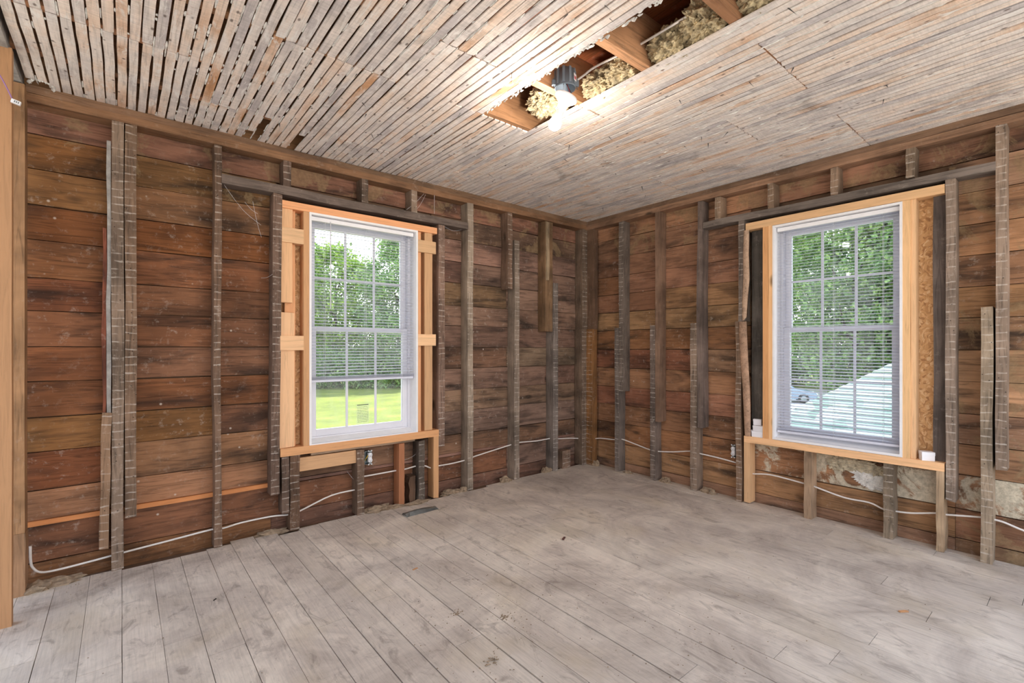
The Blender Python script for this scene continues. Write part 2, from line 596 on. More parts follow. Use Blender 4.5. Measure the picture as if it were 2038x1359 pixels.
# ------------------------------------------------------------------ room: floor
FX0, FX1, FY1 = -4.6, 0.095, -3.95
bm = bmesh.new()
add_box(bm, FX0, 0.13, FY1, 0.13, -0.16, -0.024)
floor = bm_obj('floor', bm, M_BACK)
tag(floor, 'worn grey painted plank floor of the gutted room', 'floor', kind='structure')
PITCH = 0.1285
joint_hint = {-2.46: (-0.804,), -2.33: (-1.24,), -2.2: (-0.838,), -2.97: (-1.22,), -1.7: (-2.534,), -1.22: (-1.65,), -1.1: (-1.65,)}
k0 = math.floor((FX0 + 3.694) / PITCH)
cx = -3.694 + k0 * PITCH
while cx < FX1 - 0.02:
    x0, x1 = cx, min(cx + PITCH, FX1)
    xm = (x0 + x1) / 2
    js = []
    for hx, ys in joint_hint.items():
        if x0 <= hx < x1:
            js += list(ys)
    if not js:
        js = [random.uniform(-3.0, -1.6)]
        if random.random() < 0.35:
            js = [random.uniform(-1.2, -0.4), random.uniform(-3.4, -2.2)]
    if js[-1] > -1.9:
        js.append(js[-1] - random.uniform(1.2, 1.9))
    start = random.choice((0.0, 0.012, -0.012, 0.02)) if xm < -1.2 else 0.03
    if -3.2 < xm < -3.06:
        start = 0.06
    if -2.98 < xm < -2.8:
        start = -0.03
    ends = [start] + sorted(js, reverse=True) + [FY1]
    for ya, yb in zip(ends[:-1], ends[1:]):
        gap = random.choice((0.0012, 0.0018)) if xm < -3.4 else random.choice((0.002, 0.0026, 0.0035, 0.0055)) if xm < -1.6 else random.choice((0.0008, 0.0012, 0.002, 0.0032))
        me = timber_mesh('floor_board', ya - yb - 0.002, (x1 - x0) - gap, 0.022, M_FLOOR, 4, 0.0004)
        o = link_obj('floor_board', me, floor, frame_M((xm, ya, random.uniform(-0.0012, 0.0012)), (0, -1, 0), (1, 0, 0)))
    cx += PITCH

# ------------------------------------------------------------------ room: the two outer walls
WIN = {'L': (-2.907, -1.75, 0.495, 2.15), 'R': (-1.612, -2.76, 0.475, 2.145)}
OPEN = {'L': (-2.728, -1.925, 0.53, 2.095), 'R': (-1.812, -2.565, 0.52, 2.085)}
SPAN = {'L': (-4.45, 0.125), 'R': (0.125, -3.9)}


def make_wall(w, name, label):
    a0, a1 = SPAN[w]
    o0, o1, oz0, oz1 = OPEN[w]
    bm = bmesh.new()
    d0, d1 = 0.126, 0.175

    def seg(p, q, z0, z1):
        P, Q = wp(w, p, z0, d0), wp(w, q, z1, d1)
        add_box(bm, min(P[0], Q[0]), max(P[0], Q[0]), min(P[1], Q[1]), max(P[1], Q[1]), z0, z1)
    seg(a0, o0, -0.4, 2.75)
    seg(o1, a1, -0.4, 2.75)
    seg(o0, o1, -0.4, oz0)
    seg(o0, o1, oz1, 2.75)
    o = bm_obj(name, bm, M_BACK)
    tag(o, label, 'wall', kind='structure')
    return o


wall_left = make_wall('L', 'wall_left', 'stripped stud wall with red-brown horizontal sheathing boards and a half-raised blind')
wall_right = make_wall('R', 'wall_right', 'stripped stud wall with tan sheathing boards and a fully lowered blind')

ZL = [-0.1, 0.095, 0.285, 0.31, 0.463, 0.658, 0.834, 1.017, 1.196, 1.377, 1.546, 1.739, 1.917, 2.101, 2.276, 2.47]
ZR = [-0.1, 0.075, 0.249, 0.45, 0.63, 0.806, 0.994, 1.178, 1.363, 1.542, 1.722, 1.90, 2.086, 2.27, 2.46]


def sheath_col(w, a, z):
    if w == 'L':
        t = max(0.0, min(1.0, (a + 4.0) / 3.2))
        c0, c1 = (132, 87, 55), (134, 104, 88)
        c = [c0[i] * (1 - t) + c1[i] * t for i in range(3)]
    else:
        t = max(0.0, min(1.0, -a / 2.6))
        c0, c1 = (148, 106, 78), (160, 120, 92)
        c = [c0[i] * (1 - t) + c1[i] * t for i in range(3)]
    return jitcol(c, 13)


def board_mat(w, a, z0):
    if w == 'R' and 0.2 < z0 < 0.4 and a < -1.6:
        return M_SHEATH_MORTAR
    if z0 > 2.07 or (w == 'R' and a < -2.9):
        return M_SHEATH_OCHRE
    return M_SHEATH


def sheathing(w, wall, zs):
    a0, a1 = SPAN[w]
    s = 1 if w == 'L' else -1          # walking direction along the wall
    w0, w1, wz0, wz1 = WIN[w]
    stud_lines = {'L': [-3.71, -3.25, -2.94, -2.36, -1.43, -0.97, -0.49], 'R': [-0.42, -0.83, -1.24, -1.59, -2.04, -2.5, -2.79, -2.95]}[w]
    for z0, z1 in zip(zs[:-1], zs[1:]):
        cut = z0 < wz1 - 0.03 and z1 > wz0 + 0.03
        runs = [(a0, w0), (w1, a1)] if cut else [(a0, a1)]
        if w == 'L' and abs(z0 - 0.285) < 1e-6:     # bright exposed edge of the newer board
            horiz(w, 'sheathing_edge_strip', wall, -4.1, -2.95, 0.284, 0.309, 0.088, 0.122, M_PALE, srgb(205, 135, 84), jit=0.0008)
            runs = [(-2.95, a1)]
        for p, q in runs:
            pieces = [(p, q)]
            cands = [c for c in stud_lines if min(p, q) + 0.3 < c < max(p, q) - 0.3]
            if cands and random.random() < 0.55:
                c = random.choice(cands)
                pieces = [(p, c), (c, q)]
            if w == 'L' and abs(z0 - 0.31) < 1e-6:
                pieces = [(p, -2.95), (-2.95, q)]
            if w == 'R' and 0.2 < z0 < 0.4:
                pieces = [(p, -1.59), (-1.59, -2.79), (-2.79, q)]
            for pa, qa in pieces:
                am = (pa + qa) / 2
                col = sheath_col(w, am, (z0 + z1) / 2)
                if w == 'L' and abs(z0 - 0.31) < 1e-6 and am < -3:
                    col = srgb(172, 124, 92)
                g = random.uniform(0.002, 0.007)
                dj = random.uniform(0, 0.005)
                horiz(w, 'sheathing_board', wall, pa + s * 0.001, qa - s * 0.001, z0 + g * 0.5, z1 - g * 0.5,
                      0.1 + dj, 0.124, board_mat(w, am, z0), col, seg=8, jit=0.0012, tilt=random.uniform(-0.0012, 0.0012))


sheathing('L', wall_left, ZL)
sheathing('R', wall_right, ZR)

OLD = (128, 102, 86)
GREY = (140, 124, 112)
# ---- left wall timbers: a0, a1, z0, z1
vert('L', 'stud', wall_left, -3.737, -3.686, 0.0, 2.40, col=srgb(132, 112, 96))
vert('L', 'stud', wall_left, -3.681, -3.632, 0.266, 2.40, col=srgb(134, 108, 88))
vert('L', 'stud', wall_left, -3.266, -3.230, 0.0, 2.40, col=srgb(126, 100, 82), jit=0.004, bow=0.006)
vert('L', 'stud', wall_left, -2.962, -2.912, 0.25, 2.176, col=srgb(122, 98, 84), lean=-0.008)
vert('L', 'cripple_stud', wall_left, -2.895, -2.851, 0.119, 0.49, 0.01, col=srgb(120, 98, 84))
vert('L', 'cripple_stud', wall_left, -2.847, -2.789, 0.0, 0.488, col=srgb(112, 86, 68))
vert('L', 'stud', wall_left, -1.741, -1.684, 0.40, 2.176, col=srgb(150, 122, 106))
vert('L', 'stud', wall_left, -1.463, -1.409, 0.0, 2.40, col=srgb(150, 134, 118), jit=0.003)
vert('L', 'stud', wall_left, -1.033, -0.982, 1.717, 2.40, col=srgb(120, 96, 80), jit=0.003)
vert('L', 'stud', wall_left, -0.957, -0.900, 0.0, 2.159, col=srgb(140, 124, 110), jit=0.003)
vert('L', 'stud', wall_left, -0.580, -0.482, 1.346, 2.40, col=srgb(128, 100, 74), mats=[M_STUD])
vert('L', 'lath_strip', wall_left, -0.572, -0.536, 1.834, 2.39, -0.012, 0.0, col=srgb(168, 146, 118), mats=[M_STUD])
vert('L', 'stud', wall_left, -0.473, -0.408, 0.0, 1.82, col=srgb(128, 116, 108))
vert('L', 'corner_stud', wall_left, -0.060, 0.030, 1.36, 2.40, 0.0, 0.098, col=srgb(122, 102, 86))
vert('L', 'corner_stud', wall_left, -0.072, 0.0, 0.0, 1.38, -0.004, 0.096, col=srgb(122, 102, 86))
vert('L', 'stud_stump', wall_left, -0.336, -0.226, 0.0, 0.172, 0.01, 0.1, col=srgb(136, 110, 92), seg=3)
# trim strips and the hanging piece beside the double stud
vert('L', 'trim_strip', wall_left, -3.757, -3.739, 0.75, 2.288, 0.006, 0.08, mats=[M_WEATHER], seg=9, jit=0.002)
vert('L', 'trim_strip', wall_left, -3.775, -3.758, 0.837, 1.824, 0.012, 0.09, mats=[M_SHEATH], col=srgb(150, 88, 66), seg=9, jit=0.003)
vert('L', 'stud', wall_left, -3.788, -3.748, 0.127, 0.846, -0.004, 0.09, col=srgb(146, 116, 92), lean=-0.016)
# cripples above the left header
for a0_, a1_ in ((-2.889, -2.843), (-2.370, -2.322), (-1.979, -1.932)):
    vert('L', 'cripple_stud', wall_left, a0_, a1_, 2.225, 2.40, col=jitcol((124, 104, 90), 8), seg=3)
horiz('L', 'header', wall_left, -3.232, -1.463, 2.176, 2.232, -0.006, 0.095, [M_STUD], srgb(112, 98, 90), seg=9, jit=0.003, bow=-0.004)
horiz('L', 'top_plate', wall_left, -4.06, 0.03, 2.40, 2.443, 0.0, 0.1, [M_STUD], srgb(132, 98, 72), seg=12, jit=0.003)
horiz('L', 'top_plate', wall_left, -4.06, -2.55, 2.443, 2.484, 0.004, 0.1, [M_STUD], srgb(128, 98, 76), seg=8, jit=0.003)
horiz('L', 'top_plate', wall_left, -2.55, 0.03, 2.443, 2.484, 0.004, 0.1, [M_STUD], srgb(126, 98, 76), seg=8, jit=0.003)
# new framing of the left window
PALE1, PALE2, PALE3 = (226, 178, 134), (218, 164, 118), (230, 186, 144)


def pale(w, orient, *a, c=PALE1, **k):
    f = vert if orient == 'v' else horiz
    wl = wall_left if w == 'L' else wall_right
    nm, a0, a1, z0, z1, d0, d1 = a
    if orient == 'v':
        return vert(w, nm, wl, a0, a1, z0, z1, d0, d1, mats=[M_PALE], col=jitcol(c, 5), seg=4, jit=0.0006)
    return horiz(w, nm, wl, a0, a1, z0, z1, d0, d1, [M_PALE], jitcol(c, 5), seg=4, jit=0.0006)


pale('L', 'h', 'window_head_board', -2.910, -1.755, 2.094, 2.142, 0.0, 0.09, c=(226, 164, 116))
pale('L', 'h', 'rough_sill', -2.907, -1.741, 0.488, 0.540, -0.004, 0.1, c=(230, 168, 118))
pale('L', 'v', 'filler_board', -2.911, -2.831, 1.483, 2.094, 0.012, 0.04)
pale('L', 'v', 'filler_board', -2.907, -2.819, 0.54, 1.421, 0.012, 0.04, c=PALE3)
pale('L', 'v', 'filler_stud', -2.870, -2.805, 0.54, 2.094, 0.045, 0.098, c=PALE2)
pale('L', 'h', 'blocking', -2.911, -2.764, 1.874, 1.970, 0.0, 0.09, c=PALE3)
pale('L', 'h', 'blocking', -2.907, -2.764, 1.174, 1.269, 0.0, 0.09, c=PALE3)
pale('L', 'v', 'window_jamb_stud', -2.764, -2.728, 0.54, 2.094, 0.0, 0.09, c=PALE2)
pale('L', 'v', 'window_jamb_stud', -1.922, -1.888, 0.54, 2.094, 0.02, 0.098, c=PALE2)
pale('L', 'v', 'filler_stud', -1.860, -1.791, 0.54, 2.094, 0.012, 0.098, c=PALE1)
pale('L', 'h', 'blocking', -1.928, -1.766, 1.934, 2.028, 0.0, 0.05, c=PALE3)
pale('L', 'h', 'blocking', -1.928, -1.766, 1.207, 1.297, 0.0, 0.05, c=PALE3)
pale('L', 'v', 'sill_post', -1.786, -1.741, 0.0, 0.488, 0.0, 0.09, c=PALE2)
pale('L', 'h', 'nailer_board', -2.788, -2.403, 0.372, 0.462, 0.02, 0.05, c=PALE1)
horiz('L', 'thin_strip', wall_left, -2.71, -1.94, 0.470, 0.486, 0.02, 0.09, [M_STUD], srgb(178, 150, 124), jit=0.001)
vert('L', 'cripple_stud', wall_left, -2.403, -2.352, 0.0, 0.462, col=srgb(116, 94, 78), seg=5)
pale('L', 'v', 'cripple_stud', -2.083, -2.038, 0.0, 0.466, 0.0, 0.09, c=(184, 124, 88))
vert('L', 'cripple_stud', wall_left, -1.919, -1.865, 0.0, 0.466, col=srgb(104, 92, 82), seg=5, jit=0.004)
vert('L', 'cripple_stud', wall_left, -1.985, -1.935, 0.0, 0.20, 0.02, 0.1, mats=[M_STUD], col=srgb(110, 84, 66), seg=4, jit=0.005)
for nm, p, q in (('strand_board_panel', -2.905, -2.73), ('strand_board_panel', -1.925, -1.752)):
    wall_box('L', nm, wall_left, p, q, 0.5, 2.145, 0.1, 0.125, M_OSB)

# ---- right wall timbers
vert('R', 'stud', wall_right, -0.413, -0.466, 0.774, 2.40, col=srgb(128, 114, 104))
vert('R', 'stud', wall_right, -0.366, -0.412, 0.0, 1.386, col=srgb(124, 112, 104))
vert('R', 'stud', wall_right, -0.818, -0.862, 0.534, 2.40, mats=[M_STUD], col=srgb(146, 116, 96))
vert('R', 'stud', wall_right, -0.765, -0.816, 0.0, 1.390, col=srgb(128, 112, 102))
vert('R', 'stud', wall_right, -1.224, -1.268, 0.532, 2.40, mats=[M_STUD], col=srgb(122, 106, 98), jit=0.003, bow=0.008)
vert('R', 'stud', wall_right, -1.158, -1.216, 0.0, 1.393, col=srgb(138, 118, 102))
vert('R', 'stud', wall_right, -1.563, -1.609, 1.395, 2.176, col=srgb(124, 110, 100))
vert('R', 'stud', wall_right, -1.540, -1.584, 0.0, 1.395, col=srgb(136, 110, 90), jit=0.004)
vert('R', 'stud', wall_right, -2.967, -3.011, 0.527, 2.40, col=srgb(144, 124, 108))
vert('R', 'stud', wall_right, -2.908, -2.956, 0.0, 1.414, col=srgb(150, 132, 112))
vert('R', 'stud', wall_right, -2.762, -2.804, 0.307, 2.172, col=srgb(138, 120, 106))
vert('R', 'corner_stud', wall_right, -0.004, -0.082, 0.0, 1.38, -0.004, 0.07, col=srgb(150, 106, 66))
vert('R', 'corner_stud', wall_right, 0.0, -0.085, 1.38, 2.40, 0.012, 0.08, mats=[M_STUD], col=srgb(116, 90, 72))
for a0_, a1_ in ((-1.373, -1.419), (-1.777, -1.820), (-2.182, -2.226), (-2.581, -2.624)):
    vert('R', 'cripple_stud', wall_right, a0_, a1_, 2.217, 2.40, col=jitcol((140, 116, 98), 8), seg=3)
horiz('R', 'header', wall_right, -1.272, -2.967, 2.168, 2.218, -0.006, 0.095, [M_STUD], srgb(128, 116, 108), seg=9, jit=0.003, tilt=-0.006)
horiz('R', 'top_plate', wall_right, 0.0, -3.9, 2.40, 2.443, 0.0, 0.1, [M_STUD], srgb(150, 116, 92), seg=12, jit=0.003)
horiz('R', 'top_plate', wall_right, 0.0, -3.9, 2.443, 2.484, 0.004, 0.1, [M_STUD], srgb(140, 110, 88), seg=12, jit=0.003)
pale('R', 'h', 'window_head_board', -1.617, -2.758, 2.088, 2.140, 0.0, 0.09, c=(234, 190, 144))
pale('R', 'h', 'rough_sill', -1.606, -2.757, 0.470, 0.518, -0.004, 0.1, c=(232, 184, 138))
pale('R', 'v', 'window_jamb_stud', -1.743, -1.783, 0.518, 2.088, 0.0, 0.09, c=(232, 172, 118))
pale('R', 'v', 'window_jamb_stud', -1.784, -1.812, 0.518, 2.088, 0.0, 0.09, c=(236, 188, 136))
pale('R', 'v', 'window_jamb_stud', -2.562, -2.602, 0.518, 2.088, 0.0, 0.09, c=(234, 188, 140))
pale('R', 'v', 'window_jamb_stud', -2.603, -2.626, 0.518, 2.088, 0.01, 0.09, c=(226, 184, 142))
pale('R', 'v', 'sill_post', -1.605, -1.648, 0.012, 0.470, 0.0, 0.09, c=(238, 190, 144))
vert('R', 'cripple_stud', wall_right, -2.020, -2.067, 0.0, 0.47, mats=[M_STUD], col=srgb(170, 142, 116), seg=5)
vert('R', 'cripple_stud', wall_right, -2.470, -2.520, 0.0, 0.47, col=srgb(150, 132, 112), seg=5)
vert('R', 'cripple_stud', wall_right, -2.720, -2.757, 0.0, 0.47, mats=[M_STUD], col=srgb(186, 158, 128), seg=5)
wall_box('R', 'strand_board_panel', wall_right, -2.565, -2.705, 0.518, 2.145, 0.1, 0.125, M_OSB)
wall_box('R', 'strand_board_panel', wall_right, -1.62, -1.81, 0.518, 2.145, 0.112, 0.125, M_BACK)
vert('R', 'old_casing_board', wall_right, -2.700, -2.762, 0.518, 2.145, 0.05, 0.1, mats=[M_STUD], col=srgb(112, 100, 94))
vert('R', 'old_casing_board', wall_right, -1.632, -1.738, 0.518, 2.145, 0.07, 0.112, mats=[M_STUD], col=srgb(92, 86, 80))


def bark_pole(name, wall, pts, r, col):
    """half-round waney strip running up the stud"""
    vs, fs = [], []
    n = 9
    for i, (y, z, rr) in enumerate(pts):
        for k in range(n):
            a = PI * (k / (n - 1)) - PI / 2
            vs.append((0.0 - 0.010 - rr * 0.55 * math.cos(a) + 0.012, y - rr * math.sin(a), z))
        vs.append((0.06, y, z))
    st = n + 1
    for i in range(len(pts) - 1):
        for k in range(st):
            a, b_ = i * st + k, i * st + (k + 1) % st
            fs.append((a, b_, b_ + st, a + st))
    fs.append(tuple(range(st)))
    fs.append(tuple((len(pts) - 1) * st + k for k in range(st))[::-1])
    me = mesh_data(name, vs, fs, [M_STUD], smooth=True)
    o = link_obj(name, me, wall)
    o.color = col
    return o


bark_pole('bark_edge_strip', wall_right, [(-1.598, 1.40, .006), (-1.606, 1.43, .016), (-1.61, 1.55, .02), (-1.622, 1.72, .024), (-1.618, 1.9, .021), (-1.622, 2.088, .02)], 0.02, srgb(186, 156, 132))
bark_pole('bark_edge_strip', wall_right, [(-1.632, 0.518, .022), (-1.628, 0.70, .026), (-1.62, 0.9, .028), (-1.606, 1.1, .030), (-1.596, 1.3, .031), (-1.594, 1.392, .030)], 0.03, srgb(188, 152, 126))


# ------------------------------------------------------------------ partition stump at the far left
part_w = box_obj('wall_partition', (-4.30, -4.068, -2.2, 0.09, 2.462, 2.60), M_WEATHER)
tag(part_w, 'end studs of a stripped partition beside the wide opening', 'wall', kind='structure')


shade_w = box_obj('shade_wall_side', (-4.74, -4.60, -4.2, -1.25, -0.02, 2.50), plain_mat('shade_wall_grey', srgb(150, 140, 130), 0.95, 0, 5, 0.3))  # unseen wall, added to block daylight from the left of the room
tag(shade_w, 'unseen grey wall added beside the camera to shade the left of the room', 'wall', kind='structure')


def part_stud(name, x0, x1, y0, y1, z1, mats, col):
    me = timber_mesh(name, z1, x1 - x0, y1 - y0, mats, 6, 0.001)
    o = link_obj(name, me, part_w, frame_M(((x0 + x1) / 2, y0, 0.0), (0, 0, 1), (-1, 0, 0)))
    o.color = col
    return o


part_stud('stud', -4.19, -4.058, -0.387, -0.345, 2.467, [M_PALE], srgb(170, 128, 92))
part_stud('stud', -4.130, -4.053, -0.064, 0.03, 0.30, [M_STUD], srgb(158, 122, 92))
part_stud('stud', -4.130, -4.056, -0.058, 0.03, 2.455, [M_STUD], srgb(160, 122, 88))

# ------------------------------------------------------------------ ceiling: deck, joists, laths
ZC = 2.485
bm = bmesh.new()
add_box(bm, -4.6, 0.55, -4.0, 0.55, 2.73, 2.78)
ceiling = bm_obj('ceiling', bm, M_BACK)
tag(ceiling, 'ceiling of stained wooden laths with a long open slot', 'ceiling', kind='structure')
JOISTS = [0.06, -0.345, -0.75, -1.155, -1.56, -1.98, -2.40, -2.80, -3.20, -3.60]
for jy in JOISTS:
    me = timber_mesh('joist', 4.7, 0.235, 0.046, [M_STUD], 6, 0.0015)
    o = link_obj('joist', me, ceiling, frame_M((-4.6, jy - 0.023, ZC + 0.0075 + 0.1175), (1, 0, 0), (0, 0, 1)))
    o.color = jitcol((178, 130, 94), 8)
for i in range(11):
    x = -2.75 + i * 0.15
    me = timber_mesh('attic_board', 3.9, 0.146, 0.02, [M_SHEATH], 4, 0.001)
    o = link_obj('attic_board', me, ceiling, frame_M((x, 0.1, 2.725), (0, -1, 0), (-1, 0, 0)))
    o.color = jitcol((150, 84, 50), 12)

HX0, HX1, HY0 = -2.135, -1.795, -1.135      # open slot in the lathing
LP = 0.0425
JT = {'A': (-0.345, -1.56, -2.80), 'B': (-1.155, -2.40, -3.60), 'C': (-0.75, -1.98, -3.20)}
GROUPS = [(-3.46, 'C'), (-3.19, 'A'), (-2.66, 'B'), (-2.33, 'A'), (-1.8, 'B'), (-1.58, 'A'), (-1.03, 'B'), (-0.62, 'C'), (0.2, 'B')]
YEND = -3.95
lath_rec = []
x = -4.035
while x < 0.02:
    g = next(gk for gx, gk in GROUPS if x < gx)
    ends = [0.045] + list(JT[g]) + [YEND]
    for ya, yb in zip(ends[:-1], ends[1:]):
        if ya - yb < 0.05:
            continue
        if HX0 < x < HX1:
            if yb < HY0 - 0.02:
                continue
        if abs(x + 3.06) < 0.03 and ya > 0:
            ya = -0.36
        if abs(x + 3.10) < 0.02 and ya > 0:
            ya = -0.12
        if abs(x + 2.845) < 0.03 and ya > 0:
            ya = -0.24
        if x < -3.99 and ya > 0:
            ya = -0.06
        lath_rec.append((x, ya - 0.0035, yb + 0.0035))
    x += LP
# strips kept as single laths: those in and nearest the view; the rest far behind joined
lath_rec.sort(key=lambda r: -(r[1] + r[2]))
near, far = lath_rec[:300], lath_rec[300:]
VAR = []
for i in range(8):
    rr = random.Random(100 + i)
    VAR.append(timber_mesh('lath', 1.0, 0.0338 + rr.uniform(-0.002, 0.0015), 0.007, M_LATH, 8, 0.0012, rr.uniform(-0.002, 0.002), rr, 0.004))


def lath_M(r):
    x_, ya, yb = r
    M = frame_M((x_ + random.uniform(-0.001, 0.001), ya, ZC + random.uniform(-0.002, 0.001)), (0, -1, 0), (-1, 0, 0))
    return M @ Matrix.Rotation(random.uniform(-0.0012, 0.0012), 4, 'Z') @ Matrix.Diagonal((ya - yb, 1, 1, 1))


for r in near:
    # fresh data only for very short stubs; all others share eight shapes
    link_obj('lath', random.choice(VAR), ceiling, lath_M(r))
vs, fs = [], []
for r in far:
    me = random.choice(VAR)
    M = lath_M(r)
    o0 = len(vs)
    vs += [M @ v.co for v in me.vertices]
    fs += [tuple(o0 + i for i in p.vertices) for p in me.polygons]
if fs:
    o = link_obj('laths_behind', mesh_data('laths_behind', vs, fs, M_LATH), ceiling)
    o['kind'] = 'stuff'

# plaster keys left in the gaps between laths
vs, fs = [], []


def blob(c, sx, sy, sz, rr):
    o0 = len(vs)
    pts = []
    for i in range(6):
        a = 2 * PI * i / 6
        pts.append((c[0] + sx * math.cos(a) * rr.uniform(.6, 1.2), c[1] + sy * math.sin(a) * rr.uniform(.7, 1.2), c[2] + rr.uniform(-.1, .1) * sz))
    pts.append((c[0], c[1] + rr.uniform(-.3, .3) * sy, c[2] - sz * rr.uniform(.6, 1.2)))
    pts.append((c[0], c[1], c[2] + sz * .6))
    vs.extend(pts)
    for i in range(6):
        fs.append((o0 + (i + 1) % 6, o0 + i, o0 + 6))
        fs.append((o0 + i, o0 + (i + 1) % 6, o0 + 7))


rk = random.Random(5)
xs_cols = sorted({r[0] for r in lath_rec})
for x_ in xs_cols:
    dens = 1.0 if x_ < -2.6 else 0.75
    y = 0.02
    while y > -3.2:
        y -= rk.expovariate(1.0) * 0.09
        if HX0 - 0.03 < x_ < HX1 and y < HY0 + 0.02:
            break
        if noise.noise(Vector((x_ * 1.7, y * 1.3, 3.1))) + rk.uniform(-0.25, 0.25) > -0.02:
            if rk.random() < dens:
                ln = rk.uniform(0.008, 0.055)
                blob((x_ + LP / 2, y, ZC + 0.001), rk.uniform(0.0034, 0.0062), ln, rk.uniform(0.002, 0.006), rk)
# ragged plaster along the slot edges, and round the hole by the corner of the room
for edge in (HX0 - 0.01, HX0 - 0.005):
    y = HY0
    while y > -2.9:
        y -= rk.uniform(0.006, 0.03)
        if rk.random() < 0.6:
            blob((edge + rk.uniform(-0.006, 0.012), y, ZC + 0.001), rk.uniform(.003, .009), rk.uniform(.006, .018), rk.uniform(.004, .013), rk)
for i in range(60):
    a = rk.uniform(0, 2 * PI)
    blob((-4.0 + 0.045 * math.cos(a), 0.0 + 0.055 * math.sin(a) - 0.02, ZC - 0.002), rk.uniform(.004, .011), rk.uniform(.004, .012), rk.uniform(.003, .01), rk)
keys = link_obj('plaster_keys', mesh_data('plaster_keys', vs, fs, M_PLASTER), ceiling)
keys['kind'] = 'stuff'

# dark nails and hanging slivers under the laths
vs, fs = [], []
for i in range(46):
    x_ = rk.uniform(-3.0, -0.15)
    y_ = rk.uniform(-2.7, -0.3)
    if HX0 - .05 < x_ < HX1 + .05 and y_ < HY0:
        continue
    ln = rk.uniform(0.012, 0.04)
    dx, dy = rk.uniform(-.03, .03), rk.uniform(-.04, .04)
    o0 = len(vs)
    w_ = rk.uniform(.0015, .004)
    vs += [(x_ - w_, y_, ZC), (x_ + w_, y_ - w_, ZC), (x_, y_ + w_, ZC), (x_ + dx, y_ + dy, ZC - ln)]
    fs += [(o0, o0 + 1, o0 + 3), (o0 + 1, o0 + 2, o0 + 3), (o0 + 2, o0, o0 + 3), (o0, o0 + 2, o0 + 1)]
nl = link_obj('bent_nails', mesh_data('bent_nails', vs, fs, plain_mat('rusty_iron', srgb(78, 76, 74), 0.8, 0.3)), ceiling)
nl['kind'] = 'stuff'


# ------------------------------------------------------------------ loose fill in the slot
def lump(c, rad, seed, amp=0.35, sub=5, freq=3.6):
    bm = bmesh.new()
    bmesh.ops.create_icosphere(bm, subdivisions=sub, radius=1.0)
    out_v, out_f = [], []
    for v in bm.verts:
        p = v.co.copy()
        k = 1 + amp * noise.noise(p * freq + Vector((seed, 0, 0))) + amp * 0.6 * noise.noise(p * freq * 3.3 + Vector((0, seed, 0))) + amp * 0.42 * noise.noise(p * freq * 6 + Vector((0, 0, seed)))
        out_v.append((c[0] + p.x * rad[0] * k, c[1] + p.y * rad[1] * k, c[2] + p.z * rad[2] * k))
    bm.verts.index_update()
    for f in bm.faces:
        out_f.append(tuple(v.index for v in f.verts))
    bm.free()
    return out_v, out_f


def join_lumps(name, lumps, mat, smooth=False, parent=None):
    vs, fs = [], []
    for v, f in lumps:
        o0 = len(vs)
        vs += v
        fs += [tuple(o0 + i for i in t) for t in f]
    return link_obj(name, mesh_data(name, vs, fs, mat, smooth=smooth), parent)


ch = join_lumps('plaster_smear', [lump((0.098, -2.37, 0.345), (.010, .075, .05), 21, 0.6), lump((0.098, -2.40, 0.30), (.010, .055, .03), 22, 0.6)], M_PLASTER, parent=wall_right)
ch = join_lumps('mortar_smear', [lump((0.098, -2.29, 0.405), (.016, .12, .035), 23, 0.6), lump((0.098, -2.19, 0.40), (.014, .05, .04), 24, 0.6), lump((0.098, -2.41, 0.39), (.014, .06, .03), 25, 0.6)], plain_mat('cream_mortar', srgb(196, 182, 156), 0.95, 0, 30, 0.6), parent=wall_right)

ins = join_lumps('insulation', [
    lump((-1.765, -1.70, 2.555), (.075, .11, .062), 1), lump((-1.775, -1.86, 2.555), (.085, .10, .06), 2),
    lump((-1.77, -2.10, 2.56), (.08, .11, .07), 3), lump((-1.775, -2.28, 2.57), (.10, .11, .075), 4),
    lump((-1.78, -2.50, 2.57), (.09, .12, .07), 5), lump((-1.78, -2.68, 2.57), (.09, .12, .07), 6),
    lump((-1.84, -1.38, 2.575), (.10, .13, .07), 7), lump((-1.70, -1.80, 2.56), (.08, .2, .055), 8),
    lump((-1.70, -2.2, 2.56), (.08, .2, .055), 9)], M_INSUL)
tag(ins, 'tan crumbly loose fill insulation lying above the slot in the lath ceiling', 'insulation', kind='stuff')

# ------------------------------------------------------------------ junction box, lampholder with bulb
JB = (-1.985, -1.640, 2.478)
jb = empty('junction_box', JB)
tag(jb, 'blue-grey round plastic junction box nailed to a joist above the bare bulb', 'junction box')
lathe('box_body', [(0.050, 0.0), (0.052, 0.0), (0.053, 0.004), (0.051, 0.006), (0.050, 0.085), (0.0, 0.087), (0.0, 0.083), (0.0465, 0.081), (0.0475, 0.006), (0.050, 0.0)], M_PVC, 36, jb)
for k in range(10):
    a = 2 * PI * k / 10
    box_obj('rib', (-0.0025, 0.003, -0.006, 0.006, 0.012, 0.088), M_PVC, jb, Matrix.Rotation(a, 4, 'Z') @ Matrix.Translation((0.051, 0, 0)), 0.001)
for a in (math.radians(150), math.radians(-40)):
    o = box_obj('nail_ear', (-0.004, 0.016, -0.008, 0.008, 0.012, 0.040), M_PVC, jb, Matrix.Rotation(a, 4, 'Z') @ Matrix.Translation((0.052, 0, 0)), 0.002)
    box_obj('nail', (0.004, 0.009, -0.002, 0.002, -0.004, 0.052), M_METAL, o)
# printed sticker on the side towards the room
st = box_obj('sticker', (0.0, 0.0006, -0.014, 0.014, 0.026, 0.060), M_CARD, jb, Matrix.Rotation(math.radians(-72), 4, 'Z') @ Matrix.Translation((0.0538, 0, 0)))
box_obj('print', (0.0006, 0.0010, -0.009, 0.009, 0.032, 0.048), plain_mat('red_print', srgb(190, 90, 96), 0.7), st)

